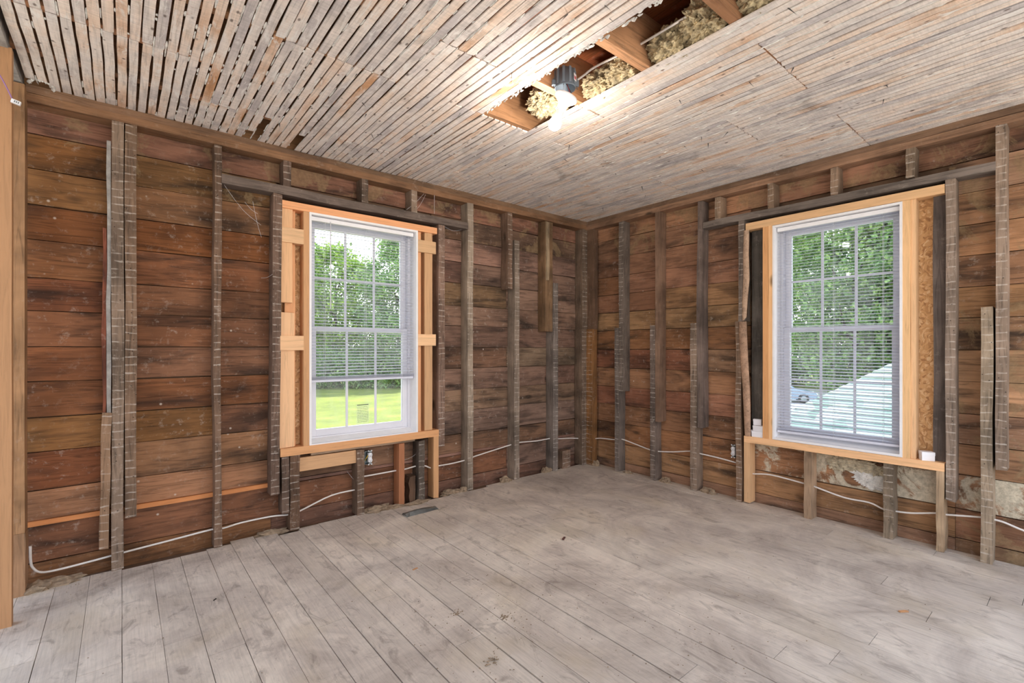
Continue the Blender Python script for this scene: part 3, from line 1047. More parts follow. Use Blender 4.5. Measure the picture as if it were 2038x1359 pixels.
LA = Vector((-1.995, -1.660, 2.430))
BU = Vector((-2.030, -1.612, 2.300))
ax = (LA - BU).normalized()
lq = ax.to_track_quat('Z', 'Y').to_matrix().to_4x4()
lamp = empty('pendant_lampholder')
lamp.matrix_basis = Matrix.Translation(LA) @ lq
tag(lamp, 'white porcelain lampholder with a lit bulb dangling on wires from the ceiling slot', 'lamp')
lathe('porcelain_dish', [(0.0, 0.0), (0.056, 0.0), (0.058, -0.003), (0.058, -0.010), (0.050, -0.019), (0.034, -0.030), (0.026, -0.044), (0.0235, -0.058), (0.0235, -0.066), (0.019, -0.067), (0.018, -0.05), (0.0, -0.05)], M_PORC, 40, lamp)
lathe('socket_ring', [(0.0225, -0.066), (0.0215, -0.068), (0.0195, -0.068), (0.019, -0.060)], M_METAL, 32, lamp)
m_b, nt, b = new_mat('lit_bulb_glass')
b.inputs['Base Color'].default_value = (1, 1, 1, 1)
b.inputs['Emission Color'].default_value = (1.0, 0.92, 0.82, 1)
b.inputs['Emission Strength'].default_value = BULB_STRENGTH
bl = (LA - BU).length
bulb = lathe('bulb', [(0.0, -bl - 0.031)] + [(0.031 * math.sin(t), -bl - 0.031 * math.cos(t)) for t in [PI * k / 14 for k in range(1, 10)]] + [(0.0245, -bl + 0.024)], m_b, 32, lamp)
lathe('bulb_collar', [(0.0245, -bl + 0.024), (0.0215, -bl + 0.040), (0.0185, -0.072), (0.0135, -0.064)], M_PORC, 32, lamp)
# supply wires between box and holder, and the cable feeding the box
Mi = lamp.matrix_basis.inverted()
for nm, mt, off, bend in (('wire', M_CORD, (-0.008, 0.004, 0), 0.0), ('wire', M_RED, (0.004, -0.006, 0), 0.01), ('wire', M_COPPER, (0.010, 0.003, 0), 0.02)):
    top = Vector(JB) + Vector((off[0], off[1], 0.03))
    mid = (Vector(JB) + LA) / 2 + Vector((bend, -bend * 0.6, 0.0)) + Vector(off)
    end = LA + Vector((off[0] * 0.8, off[1] * 0.8, -0.001))
    link_obj(nm, tube_data(nm, [Mi @ top, Mi @ mid, Mi @ end], 0.0016, mt, 6), lamp)
feed = link_obj('electrical_cable', tube_data('electrical_cable', [(-1.94, -1.655, 2.52), (-1.915, -1.70, 2.545), (-1.90, -1.76, 2.565), (-1.875, -1.90, 2.572), (-1.865, -2.02, 2.572), (-1.858, -2.30, 2.58), (-1.84, -2.75, 2.585)], 0.0055, M_CABLE))
tag(feed, 'white cable running through the joists inside the ceiling slot to the junction box', 'cable')


# ------------------------------------------------------------------ windows
def glass_mat():
    m, nt, b = new_mat('window_glass')
    nt.nodes.remove(b)
    out = nt.nodes['Material Output']
    tr = N(nt, 'ShaderNodeBsdfTransparent')
    tr.inputs[0].default_value = (0.96, 0.985, 0.98, 1)
    gl = N(nt, 'ShaderNodeBsdfGlossy')
    gl.inputs['Roughness'].default_value = 0.02
    fr = N(nt, 'ShaderNodeFresnel')
    fr.inputs[0].default_value = 1.35
    mx = N(nt, 'ShaderNodeMixShader')
    link(nt, fr.outputs[0], mx.inputs[0])
    link(nt, tr.outputs[0], mx.inputs[1])
    link(nt, gl.outputs[0], mx.inputs[2])
    # thin film of dust on the pane
    df = N(nt, 'ShaderNodeBsdfDiffuse')
    df.inputs[0].default_value = (0.9, 0.95, 0.95, 1)
    tc = N(nt, 'ShaderNodeTexCoord')
    d = noise_n(nt, scaled(nt, tc.outputs['Object'], (3, 3, 1.2)), 4.0, 5, 0.4, 0.7)
    dm = math_n(nt, 'MULTIPLY', ramp(nt, d, [(0.45, 0.0), (0.8, 1.0)]), 0.10)
    m2 = N(nt, 'ShaderNodeMixShader')
    link(nt, dm, m2.inputs[0])
    link(nt, mx.outputs[0], m2.inputs[1])
    link(nt, df.outputs[0], m2.inputs[2])
    link(nt, m2.outputs[0], out.inputs['Surface'])
    return m


M_GLASS = glass_mat()
M_STICK = None


def ring(bm, w, a0, a1, z0, z1, d0, d1, tl, tr_, tb, tt):
    def seg(p, q, s, t):
        P, Q = wp(w, p, s, d0), wp(w, q, t, d1)
        add_box(bm, min(P[0], Q[0]), max(P[0], Q[0]), min(P[1], Q[1]), max(P[1], Q[1]), s, t)
    sg = 1 if a1 > a0 else -1
    seg(a0, a0 + sg * tl, z0, z1)
    seg(a1 - sg * tr_, a1, z0, z1)
    seg(a0 + sg * tl, a1 - sg * tr_, z0, z0 + tb)
    seg(a0 + sg * tl, a1 - sg * tr_, z1 - tt, z1)


def make_window(w, name, label):
    a0, a1, z0, z1 = OPEN[w]
    sg = 1 if a1 > a0 else -1
    root = empty(name, wp(w, (a0 + a1) / 2, z0, 0.0))
    tag(root, label, 'window', kind='structure')
    Mi_ = root.matrix_basis.inverted()

    def child(nm, bm, mat, par=root, bev=0.0):
        o = bm_obj(nm, bm, mat, par, Mi_ if par is root else None, bevel=bev)
        return o
    # painted liner round the opening
    bm = bmesh.new(); ring(bm, w, a0, a1, z0, z1, -0.002, 0.105, 0.014, 0.014, 0.016, 0.014)
    child('jamb_liner', bm, M_LINER)
    # sloping painted sill
    sv = []
    for e, zf, zb in ((a0 + sg * 0.014, z0 + 0.004, z0 + 0.040), (a1 - sg * 0.014, z0 + 0.004, z0 + 0.040)):
        sv += [wp(w, e, zf, -0.001), wp(w, e, zb, 0.103), wp(w, e, z0 + 0.001, 0.103), wp(w, e, z0 + 0.001, -0.001)]
    bm = bmesh.new()
    bv = [bm.verts.new(p) for p in sv]
    for f in ((0, 1, 2, 3), (7, 6, 5, 4), (0, 4, 5, 1), (1, 5, 6, 2), (2, 6, 7, 3), (3, 7, 4, 0)):
        bm.faces.new([bv[i] for i in f])
    child('sill', bm, M_LINER)
    # vinyl frame
    f0, f1 = a0 + sg * 0.014, a1 - sg * 0.014
    fz0, fz1 = z0 + 0.016, z1 - 0.014
    bm = bmesh.new(); ring(bm, w, f0, f1, fz0, fz1, 0.098, 0.174, 0.022, 0.022, 0.030, 0.022)
    child('window_frame', bm, M_VINYL, bev=0.002)
    mid = 1.322
    for nm, s0, s1, dd, bot, top in (('lower_sash', fz0 + 0.030, mid + 0.018, 0.108, 0.046, 0.032), ('upper_sash', mid - 0.018, fz1 - 0.022, 0.138, 0.032, 0.034)):
        p, q = f0 + sg * 0.022, f1 - sg * 0.022
        bm = bmesh.new(); ring(bm, w, p, q, s0, s1, dd, dd + 0.028, 0.040, 0.040, bot, top)
        sash = child(nm, bm, M_VINYL, bev=0.0015)
        g0, g1 = p + sg * 0.040, q - sg * 0.040
        gz0, gz1 = s0 + bot, s1 - top
        def sub(nm2, p_, q_, s_, t_, da, db, mat):
            bm2 = bmesh.new()
            P, Q = wp(w, p_, s_, da), wp(w, q_, t_, db)
            add_box(bm2, min(P[0], Q[0]), max(P[0], Q[0]), min(P[1], Q[1]), max(P[1], Q[1]), s_, t_)
            return bm_obj(nm2, bm2, mat, sash)
        sub('pane', g0, g1, gz0, gz1, dd + 0.012, dd + 0.016, M_GLASS)
        for i in (1, 2):
            c = g0 + (g1 - g0) * i / 3
            sub('muntin', c - 0.008, c + 0.008, gz0, gz1, dd + 0.005, dd + 0.012, M_VINYL)
        cz = (gz0 + gz1) / 2
        sub('muntin', g0, g1, cz - 0.008, cz + 0.008, dd + 0.0055, dd + 0.0115, M_VINYL)
    return root


win1 = make_window('L', 'window_1', 'white vinyl sash window in new pale framing, its blind raised off the bottom panes')
win2 = make_window('R', 'window_2', 'white vinyl sash window whose blind hangs down to the sill')


# glass stickers: a film with rows of fine print
def sticker(w, name, label, a, z, wa, hz, d, letters, rot):
    root = empty(name, wp(w, a, z - hz / 2, d))
    tag(root, label, 'sticker')
    Mi_ = root.matrix_basis.inverted()
    m, nt, b = new_mat(name + '_film')
    b.inputs['Base Color'].default_value = srgb(225, 235, 225)
    b.inputs['Alpha'].default_value = 0.14
    b.inputs['Roughness'].default_value = 0.6
    o = wall_box(w, 'film', root, a - wa / 2, a + wa / 2, z - hz / 2, z + hz / 2, d, d + 0.0006, m)
    o.matrix_basis = Mi_ @ o.matrix_basis
    ink = plain_mat(name + '_ink', srgb(40, 48, 56), 0.6)
    bm = bmesh.new()
    rr = random.Random(3)
    zz = z + hz / 2 - 0.02
    while zz > z - hz / 2 + 0.01:
        p = a - wa * 0.42
        while p < a + wa * 0.40:
            l = rr.uniform(0.006, 0.018)
            P, Q = wp(w, p, zz, d - 0.0004), wp(w, min(p + l, a + wa * .44), zz + 0.0022, d)
            add_box(bm, min(P[0], Q[0]), max(P[0], Q[0]), min(P[1], Q[1]), max(P[1], Q[1]), zz, zz + 0.0022)
            p += l + 0.004
        zz -= 0.012
    o = bm_obj('fine_print', bm, ink, root, Mi_)
    if letters:
        cu = bpy.data.curves.new('bold_letters', 'FONT')
        cu.body = letters
        cu.size = 0.040
        cu.extrude = 0.0003
        cu.offset = 0.0008
        tmp = bpy.data.objects.new('tmp_text', cu)
        COL.objects.link(tmp)
        dg = bpy.context.evaluated_depsgraph_get()
        me = bpy.data.meshes.new_from_object(tmp.evaluated_get(dg))
        bpy.data.objects.remove(tmp)
        me.materials.clear()
        me.materials.append(ink)
        X, Y = (WALL_AXES[(w, 'h')])
        M = frame_M(wp(w, a + (0.030 if w == 'R' else -0.03), z + hz / 2 - 0.004, d - 0.0012), X, Y) @ Matrix.Rotation(rot, 4, 'Z')
        link_obj('bold_letters', me, root, Mi_ @ M)
    else:
        o = wall_box(w, 'heading_bar', root, a - wa * .45, a + wa * .45, z + hz / 2 - 0.006, z + hz / 2 - 0.001, d - 0.0006, d, ink)
        o.matrix_basis = Mi_ @ o.matrix_basis
    return root


sticker('L', 'energy_sticker', 'clear printed sticker on the low centre pane above the lawn view', -2.315, 0.70, 0.095, 0.145, 0.1185, '', 0)
sticker('R', 'energy_sticker', 'printed sticker on the upper pane behind the lowered blind', -2.468, 1.44, 0.085, 0.10, 0.1485, 'ID', PI / 2)


# blinds
def slat_mesh(L):
    vs, fs = [], []
    n = 4
    for i in range(n + 1):
        u = i / n - 0.5
        z = 0.0022 * (1 - (2 * u) ** 2)
        for xx in (0.0, L):
            vs.append((xx, u * 0.025, z))
        for xx in (0.0, L):
            vs.append((xx, u * 0.025, z - 0.0006))
    for i in range(n):
        a = 4 * i
        fs += [(a, a + 1, a + 5, a + 4), (a + 2, a + 6, a + 7, a + 3), (a, a + 4, a + 6, a + 2), (a + 1, a + 3, a + 7, a + 5)]
    fs += [(0, 2, 3, 1), (4 * n, 4 * n + 1, 4 * n + 3, 4 * n + 2)]
    return mesh_data('slat', vs, fs, M_SLAT, smooth=False)


def make_blind(w, label, a0, a1, ztop, zbot, d, stack, wand_at):
    sg = 1 if a1 > a0 else -1
    L = abs(a1 - a0)
    root = empty('window_blind', wp(w, (a0 + a1) / 2, zbot, d))
    tag(root, label, 'blind', 'horizontal slat blinds')
    Mi_ = root.matrix_basis.inverted()
    o = wall_box(w, 'head_rail', root, a0, a1, ztop - 0.028, ztop, d - 0.014, d + 0.014, M_LINER, 0.002)
    o.matrix_basis = Mi_ @ o.matrix_basis
    o = wall_box(w, 'bottom_rail', root, a0, a1, zbot, zbot + 0.016, d - 0.013, d + 0.013, M_SLAT, 0.003)
    o.matrix_basis = Mi_ @ o.matrix_basis
    me = slat_mesh(L)
    z = ztop - 0.045
    X = (1, 0, 0) if w == 'L' else (0, -1, 0)
    Y = (0, 1, 0) if w == 'L' else (1, 0, 0)
    zs = []
    low = zbot + 0.018 + stack * 0.0045
    while z > low:
        zs.append(z)
        z -= 0.0212
    for k in range(stack):
        zs.append(zbot + 0.019 + k * 0.0045)
    for k, zz in enumerate(zs):
        tilt = math.radians(9 + random.uniform(-2.0, 2.0)) if zz >= low else 0.0
        M = frame_M(wp(w, a0, zz, d), X, Y) @ Matrix.Rotation(tilt, 4, 'X') @ Matrix.Rotation(random.uniform(-0.0015, 0.0015), 4, 'Z')
        link_obj('slat', me, root, Mi_ @ M)
    for t in (0.12, 0.5, 0.88):
        for dd in (-0.0135, 0.0135):
            c = a0 + sg * L * t
            p = Vector(wp(w, c, ztop - 0.02, d + dd)); q = Vector(wp(w, c, zbot + 0.01, d + dd))
            link_obj('ladder_cord', tube_data('ladder_cord', [Mi_ @ p, Mi_ @ q], 0.0009, M_CORD, 5, 1), root)
    if wand_at is not None:
        c = a0 + sg * L * wand_at
        p = Vector(wp(w, c, ztop - 0.02, d - 0.02)); q = Vector(wp(w, c, ztop - 0.62, d - 0.022))
        link_obj('tilt_wand', tube_data('tilt_wand', [Mi_ @ p, Mi_ @ q], 0.0035, M_CORD, 6, 1), root)
    return root


make_blind('L', 'white slat blind stopping short of the sill, lawn showing below it', -2.706, -1.945, 2.078, 0.955, 0.045, 5, 0.165)
make_blind('R', 'white slat blind hanging all the way down to the bright sill', -1.832, -2.546, 2.068, 0.572, 0.045, 3, None)


# ------------------------------------------------------------------ cables along the walls
def cable(label, w, pts, d=0.05, r=0.0055):
    o = link_obj('electrical_cable', tube_data('electrical_cable', [wp(w, a, z, d) for a, z in pts], r, M_CABLE, 8, 4))
    tag(o, label, 'cable')
    return o


cable('white cable sagging low from the partition end past the double stud', 'L',
      [(-4.048, 0.20), (-4.046, 0.118), (-4.036, 0.085), (-4.015, 0.062), (-3.976, 0.054), (-3.882, 0.057), (-3.731, 0.068), (-3.668, 0.073), (-3.477, 0.085), (-3.28, 0.098), (-3.215, 0.092), (-3.12, 0.103), (-2.949, 0.104), (-2.837, 0.092), (-2.764, 0.105), (-2.565, 0.165), (-2.385, 0.172)])
cable('white cable threaded through studs from the yellow-wired outlet to the room corner', 'L',
      [(-2.335, 0.345), (-2.365, 0.30), (-2.372, 0.262), (-2.324, 0.257), (-2.075, 0.259), (-2.013, 0.257), (-1.906, 0.267), (-1.835, 0.256), (-1.781, 0.231), (-1.712, 0.237), (-1.583, 0.237), (-1.444, 0.246), (-1.357, 0.263), (-0.94, 0.313), (-0.844, 0.319), (-0.631, 0.307), (-0.445, 0.309), (-0.342, 0.292), (-0.148, 0.274), (0.03, 0.245)])
cable('white cable threaded from the room corner to the outlet on the tan boarded wall', 'R',
      [(0.03, 0.245), (-0.017, 0.249), (-0.144, 0.278), (-0.334, 0.291), (-0.413, 0.308), (-0.542, 0.289), (-0.73, 0.258), (-0.81, 0.257), (-0.967, 0.279), (-1.134, 0.312), (-1.207, 0.307), (-1.377, 0.299), (-1.524, 0.286), (-1.56, 0.28)])
cable('white cable looping through the cripples below the sill with the white boxes', 'R',
      [(-1.60, 0.222), (-1.655, 0.226), (-1.783, 0.244), (-2.002, 0.229), (-2.066, 0.222), (-2.246, 0.188), (-2.384, 0.189), (-2.458, 0.166), (-2.514, 0.168), (-2.6, 0.178), (-2.712, 0.208), (-2.761, 0.212), (-2.898, 0.235), (-2.956, 0.237), (-2.997, 0.232), (-3.069, 0.209), (-3.2, 0.18)])


# ------------------------------------------------------------------ electrical outlets
def outlet(w, label, a, z, d, box_mat, extra):
    root = empty('electrical_outlet', wp(w, a, z - 0.05, d))
    tag(root, label, 'outlet', 'bare wall outlets')
    Mi_ = root.matrix_basis.inverted()
    X, Y = WALL_AXES[(w, 'h')]
    F = Mi_ @ frame_M(wp(w, a, z, d), X, Y)
    sx = -1 if w == 'L' else 1       # the metal box sits beside the stud
    bm = bmesh.new()
    x0, x1 = -0.026, 0.026
    for q in ((x0, x0 + 0.002, -0.048, 0.048, -0.045, -0.004), (x1 - 0.002, x1, -0.048, 0.048, -0.045, -0.004), (x0, x1, -0.048, -0.046, -0.045, -0.004), (x0, x1, 0.046, 0.048, -0.045, -0.004), (x0, x1, -0.048, 0.048, -0.047, -0.045)):
        add_box(bm, *q)
    bm_obj('box', bm, box_mat, root, F @ Matrix.Translation((0.008 * sx, 0, 0)))
    # receptacle: two round-ended faces on a body
    rec_x = -0.004 * sx
    body = box_obj('receptacle_body', (-0.014, 0.014, -0.034, 0.034, -0.022, 0.002), M_PORC, root, F @ Matrix.Translation((rec_x, 0, 0)), 0.003)
    for s in (-1, 1):
        fc = lathe('receptacle_face', [(0.0, 0.006), (0.0145, 0.006), (0.0165, 0.003), (0.0165, -0.004)], M_PORC, 20, body, Matrix.Translation((0, s * 0.0195, 0.002)))
        bm = bmesh.new()
        add_box(bm, -0.0065, -0.0045, -0.002, 0.006, 0.0055, 0.0066)
        add_box(bm, 0.0045, 0.0065, -0.002, 0.006, 0.0055, 0.0066)
        add_box(bm, -0.002, 0.002, -0.009, -0.005, 0.0055, 0.0066)
        bm_obj('slots', bm, M_BLACKP, fc)
        st_ = box_obj('strap_end', (-0.009, 0.009, -0.004, 0.006, -0.001, 0.001), M_METAL, body, Matrix.Translation((0, s * 0.044, 0.001)))
        for t in (-1, 1):
            lathe('plaster_ear', [(0.0, 0.0015), (0.0052, 0.0015), (0.0052, -0.0015), (0.0, -0.0015)], M_PORC, 14, body, Matrix.Translation((t * 0.0115, s * 0.049, 0.001)))
    if extra:
        link_obj('ground_wire', tube_data('ground_wire', [F @ Vector((-0.03, -0.03, -0.02)), F @ Vector((-0.028, -0.005, 0.0)), F @ Vector((-0.018, 0.012, 0.004)), F @ Vector((-0.01, 0.02, -0.004))], 0.003, M_YELLOW, 7), root)
    return root


outlet('L', 'white outlet with a yellow wire in an open metal box under the half-raised blind', -2.300, 0.392, 0.03, M_METAL, True)
outlet('R', 'white outlet in a metal box beside the stud left of the white boxes', -1.503, 0.374, 0.045, M_METAL, False)

# ------------------------------------------------------------------ small white boxes on the sill
def carton(label, y, z, d, sy, sz, sd, rz=0.0, tilt=0.0):
    root = empty('small_carton', (d, y, z), rz)
    tag(root, label, 'box', 'small white boxes on the sill')
    box_obj('carton_body', (-sd / 2, sd / 2, -sy / 2, sy / 2, 0, sz * 0.72), M_CARD, root, None, 0.0015)
    box_obj('lid', (-sd / 2 - 0.0012, sd / 2 + 0.0012, -sy / 2 - 0.0012, sy / 2 + 0.0012, sz * 0.60, sz), M_CARD, root, None, 0.002)
    return root


carton('white box lying lowest in the pile at the end of the sill', -1.706, 0.518, 0.03, 0.092, 0.042, 0.05, 0.06)
carton('white box lying on top of another in the pile at the end of the sill', -1.714, 0.5605, 0.034, 0.095, 0.042, 0.05, -0.16)
carton('small white box standing at the very end of the sill beside the pile', -1.642, 0.518, 0.042, 0.036, 0.046, 0.04, 0.1)
carton('small white box perched highest at the back of the pile by the dark casing', -1.684, 0.6030, 0.052, 0.056, 0.046, 0.03, 0.2)
carton('single white box alone on the sill by the strand board', -2.672, 0.518, 0.035, 0.062, 0.052, 0.052, 0.5)

# ------------------------------------------------------------------ cable end with connector at the partition post
root = empty('cable_connector', (-4.05, -0.40, 2.235))
tag(root, 'white plug connector on a thin purple wire hanging at the pale partition post', 'connector')
M_PURPLE = plain_mat('purple_wire', srgb(150, 110, 160), 0.5)
link_obj('wire', tube_data('wire', [(-0.06, -0.004, 0.13), (-0.04, -0.006, 0.095), (-0.022, -0.008, 0.055), (-0.004, -0.006, 0.008)], 0.0026, M_PURPLE, 7), root)
o = box_obj('plug', (-0.008, 0.022, -0.012, 0.002, -0.008, 0.008), M_PORC, root, Matrix.Rotation(0.25, 4, 'Y'), 0.0015)
for k in range(3):
    box_obj('contact', (0.002 + k * 0.006, 0.005 + k * 0.006, -0.0128, -0.0118, -0.005, 0.004), M_METAL, o)

# ------------------------------------------------------------------ bits on the floor
def vent_boot():
    vs, fs = [], []
    nx, ny = 9, 4
    rr = random.Random(2)
    for i in range(nx):
        for j in range(ny):
            u, v = i / (nx - 1), j / (ny - 1)
            h = 0.016 + 0.008 * math.sin(u * 5) * (1 - v) + rr.uniform(0, .004)
            if j in (0, ny - 1):
                h = 0.002
            vs.append((u * 0.26 - 0.13 + rr.uniform(-.004, .004), (v - .5) * 0.075 + rr.uniform(-.004, .004), h))
    m = len(vs)
    vs += [(x_, y_, z_ - 0.0015) for x_, y_, z_ in vs]
    for i in range(nx - 1):
        for j in range(ny - 1):
            a = i * ny + j
            fs.append((a, a + ny, a + ny + 1, a + 1))
            fs.append((m + a, m + a + 1, m + a + ny + 1, m + a + ny))
    for i in range(nx - 1):
        for j, rev in ((0, 1), (ny - 1, 0)):
            a, b_ = i * ny + j, (i + 1) * ny + j
            fs.append((a, b_, m + b_, m + a))
    for j in range(ny - 1):
        for i in (0, nx - 1):
            a = i * ny + j
            fs.append((a, a + 1, m + a + 1, m + a))
    return mesh_data('metal_flap', vs, fs, M_METAL)


o = link_obj('metal_flap', vent_boot(), None, Matrix.Translation((-2.02, -0.212, 0.001)) @ Matrix.Rotation(0.04, 4, 'Z'))
tag(o, 'crumpled strip of galvanised sheet metal lying on the floor below the sill', 'metal scrap')

mounds = [(-2.24, 0.02, .11, .05, .035), (-2.12, 0.0, .10, .04, .022), (-1.95, -0.02, .12, .04, .022), (-1.60, 0.04, .09, .04, .03), (-1.50, 0.02, .05, .03, .035), (-1.05, 0.02, .06, .035, .045),
          (-0.53, 0.03, .06, .03, .05), (0.03, -0.09, .03, .06, .05), (0.03, -0.50, .025, .05, .03), (0.035, -0.90, .03, .06, .045), (0.03, -1.31, .03, .06, .05), (-3.96, 0.015, .12, .05, .03), (-4.02, -0.02, .06, .05, .04), (-2.95, 0.05, .1, .04, .02)]
d_ = join_lumps('dust_heaps', [lump((x_, y_, -0.004), (a, b_, c), i * 3.1, 0.5, 3, 2.2) for i, (x_, y_, a, b_, c) in enumerate(mounds)], M_DIRT)
tag(d_, 'heaps of tan dust and crumbled plaster along the foot of the stripped walls', 'dust', kind='stuff')

# cobweb threads sagging between the top plate, the header and the studs
webs = []
for p, q, sag in (((-1.86, 0.02, 2.40), (-2.02, 0.0, 2.24), .01), ((-1.84, 0.03, 2.40), (-1.96, 0.0, 2.235), .02), ((-1.78, 0.0, 2.40), (-1.78, 0.0, 2.25), 0), ((-3.22, 0.02, 2.18), (-3.0, 0.09, 1.98), .03), ((-3.05, 0.08, 2.12), (-3.0, 0.08, 1.9), .02), ((-3.1, 0.05, 2.1), (-3.02, 0.09, 2.05), .01), ((-1.70, 0.0, 2.17), (-1.47, 0.05, 2.19), .03), ((-2.95, 0.0, 1.66), (-3.0, 0.09, 1.64), .01), ((-1.86, 0.05, 0.40), (-2.04, 0.04, 0.33), .02), ((-2.36, 0.05, 0.2), (-2.44, 0.09, 0.3), .01)):
    p, q = Vector(p), Vector(q)
    m_ = (p + q) / 2 - Vector((0, 0, sag))
    me = tube_data('cobweb', [p, m_, q], 0.0007, M_CORD, 4, 3)
    webs.append(([tuple(v.co) for v in me.vertices], [tuple(f.vertices) for f in me.polygons]))
cw = join_lumps('cobwebs', webs, M_CORD, parent=wall_left)
cw['kind'] = 'stuff'

# scattered crumbs over the boards
vs, fs = [], []


def crumb(x_, y_, s, rr):
    o0 = len(vs)
    for dx, dy, dz in ((-1, -.8, 0), (1, -.7, 0), (.9, 1, 0), (-.8, .9, 0), (0.1, 0, 1.1)):
        vs.append((x_ + dx * s * rr.uniform(.6, 1.2), y_ + dy * s * rr.uniform(.6, 1.2), 0.0006 + dz * s * rr.uniform(.6, 1.1)))
    fs.extend([(o0, o0 + 1, o0 + 4), (o0 + 1, o0 + 2, o0 + 4), (o0 + 2, o0 + 3, o0 + 4), (o0 + 3, o0, o0 + 4)])


rc = random.Random(11)
for cx_, cy_, sd, n in ((-2.42, -1.68, .10, 90), (-2.6, -1.5, .18, 70), (-2.3, -1.4, .25, 110), (-2.6, -1.85, .06, 30), (-1.9, -2.28, .15, 50), (-1.6, -1.25, .06, 16), (-2.2, -1.9, .4, 140), (-1.7, -2.0, .45, 110), (-3.0, -1.0, .6, 60), (-3.9, -0.1, .12, 70), (-1.0, -1.0, .5, 60), (-2.0, -0.3, .3, 60), (-1.2, -2.5, .4, 40)):
    for i in range(n):
        x_, y_ = rc.gauss(cx_, sd), rc.gauss(cy_, sd)
        if -4.05 < x_ < 0.0 and -3.6 < y_ < 0.0:
            crumb(x_, y_, rc.choice((.0008, .001, .0014, .002, .003)), rc)
for x0_, y0_ in ((-2.39, -1.66), (-2.53, -1.50), (-2.61, -1.86)):     # little clods
    for i in range(26):
        crumb(rc.gauss(x0_, .014), rc.gauss(y0_, .012), rc.uniform(.0015, .0055), rc)
cr = link_obj('floor_crumbs', mesh_data('floor_crumbs', vs, fs, M_DIRT))
tag(cr, 'fine crumbs of dirt and wood scattered across the grey floorboards', 'debris', kind='stuff')

for (x_, y_, l, rz, mt, lab) in ((-1.583, -1.226, .045, .5, M_COPPER, 'dark splinter lying alone on the pale middle of the floor'),
                                  (-2.49, -1.002, .03, .2, M_PALE, 'small tan wood chip on the floor near a board end joint'),
                                  (-0.986, -2.753, .04, -.6, M_PALE, 'pale wood sliver on the floor in front of the tan boarded wall'),
                                  (-3.361, -0.689, .02, .9, M_BLACKP, 'tiny black chip on the floor in front of the double stud')):
    me = timber_mesh('wood_chip', l, l * 0.28, l * 0.10, mt, 3, l * 0.03, 0, random, l * .05)
    o = link_obj('wood_chip', me, None, Matrix.Translation((x_, y_, l * 0.10 + 0.001)) @ Matrix.Rotation(rz, 4, 'Z'))
    o.color = srgb(190, 140, 98)
    tag(o, lab, 'wood chip', 'chips on the floor')

# ------------------------------------------------------------------ outdoors
GZ = -2.6


def grass_mat():
    m, nt, b = new_mat('mown_grass')
    wv = world_vec(nt)
    n1 = noise_n(nt, wv, 0.5, 5, 0.3)
    n2 = noise_n(nt, wv, 9.0, 4, 0.2, 0.8)
    c = ramp(nt, n1, [(0.3, srgb(98, 108, 36)), (0.55, srgb(122, 130, 44)), (0.75, srgb(150, 148, 62))])
    c = mix_c(nt, 1.0, c, ramp(nt, n2, [(0.3, 0.6), (0.7, 1.25)]), 'MULTIPLY')
    link(nt, c, b.inputs['Base Color'])
    b.inputs['Roughness'].default_value = 0.9
    bump(nt, b, n2, 0.8, 0.05)
    return m


ground = box_obj('ground', (-60, 110, -60, 110, GZ - 0.3, GZ), grass_mat())
tag(ground, 'sunlit mown lawn around the house', 'lawn', kind='structure')
drive = box_obj('driveway', (20, 46, 3.5, 24, GZ, GZ + 0.02), plain_mat('pale_concrete', srgb(215, 212, 205), 0.9, 0, 0.6, 0.2))
tag(drive, 'pale concrete driveway under the parked car', 'driveway', kind='structure')


bm = bmesh.new()
add_box(bm, -60, 18, -60, -4.5, GZ, GZ + 0.02)
add_box(bm, -60, -6, -4.5, 60, GZ, GZ + 0.02)
reflector = bm_obj('bounce_paving', bm, plain_mat('pale_bounce_gravel', srgb(206, 196, 180), 0.95, 0, 0.8, 0.2))  # unseen pale ground, added to bounce warm light up onto the ceiling
tag(reflector, 'pale gravel yard added unseen behind the house to bounce light up into the room', 'reflector', kind='structure')


# neighbouring hip roof just below the right window
def shingle_mat():
    m, nt, b = new_mat('pale_green_shingles')
    v, vo, oi = local_vec(nt)
    br = N(nt, 'ShaderNodeTexBrick')
    link(nt, vo, br.inputs['Vector'])
    br.inputs['Scale'].default_value = 1.0
    br.inputs['Brick Width'].default_value = 0.30
    br.inputs['Row Height'].default_value = 0.14
    br.inputs['Mortar Size'].default_value = 0.004
    br.inputs['Color1'].default_value = srgb(168, 196, 178)
    br.inputs['Color2'].default_value = srgb(208, 224, 208)
    br.inputs['Mortar'].default_value = srgb(92, 112, 104)
    n = noise_n(nt, v, 3.0, 4)
    c = mix_c(nt, 1.0, br.outputs[0], ramp(nt, n, [(0.3, 0.8), (0.7, 1.1)]), 'MULTIPLY')
    link(nt, c, b.inputs['Base Color'])
    b.inputs['Roughness'].default_value = 0.9
    return m


garage = empty('garage', (6.2, -2.5, GZ))
tag(garage, 'low outbuilding with a pale green shingled hip roof below the window', 'building')
GM = garage.matrix_basis.inverted()
sl = 0.717
ex0, ey0, ez0 = 3.4, 0.69, -0.50           # eave corner nearest the house
RT = 2.75                                   # plan run to the ridge
ex1, ey1 = ex0 + 2 * RT, -8.6
zr = ez0 + sl * RT
c = [(ex0, ey0, ez0), (ex1, ey0, ez0), (ex1, ey1, ez0), (ex0, ey1, ez0)]
r0, r1 = (ex0 + RT, ey0 - RT, zr), (ex0 + RT, ey1 + RT, zr)
M_SHI = shingle_mat()


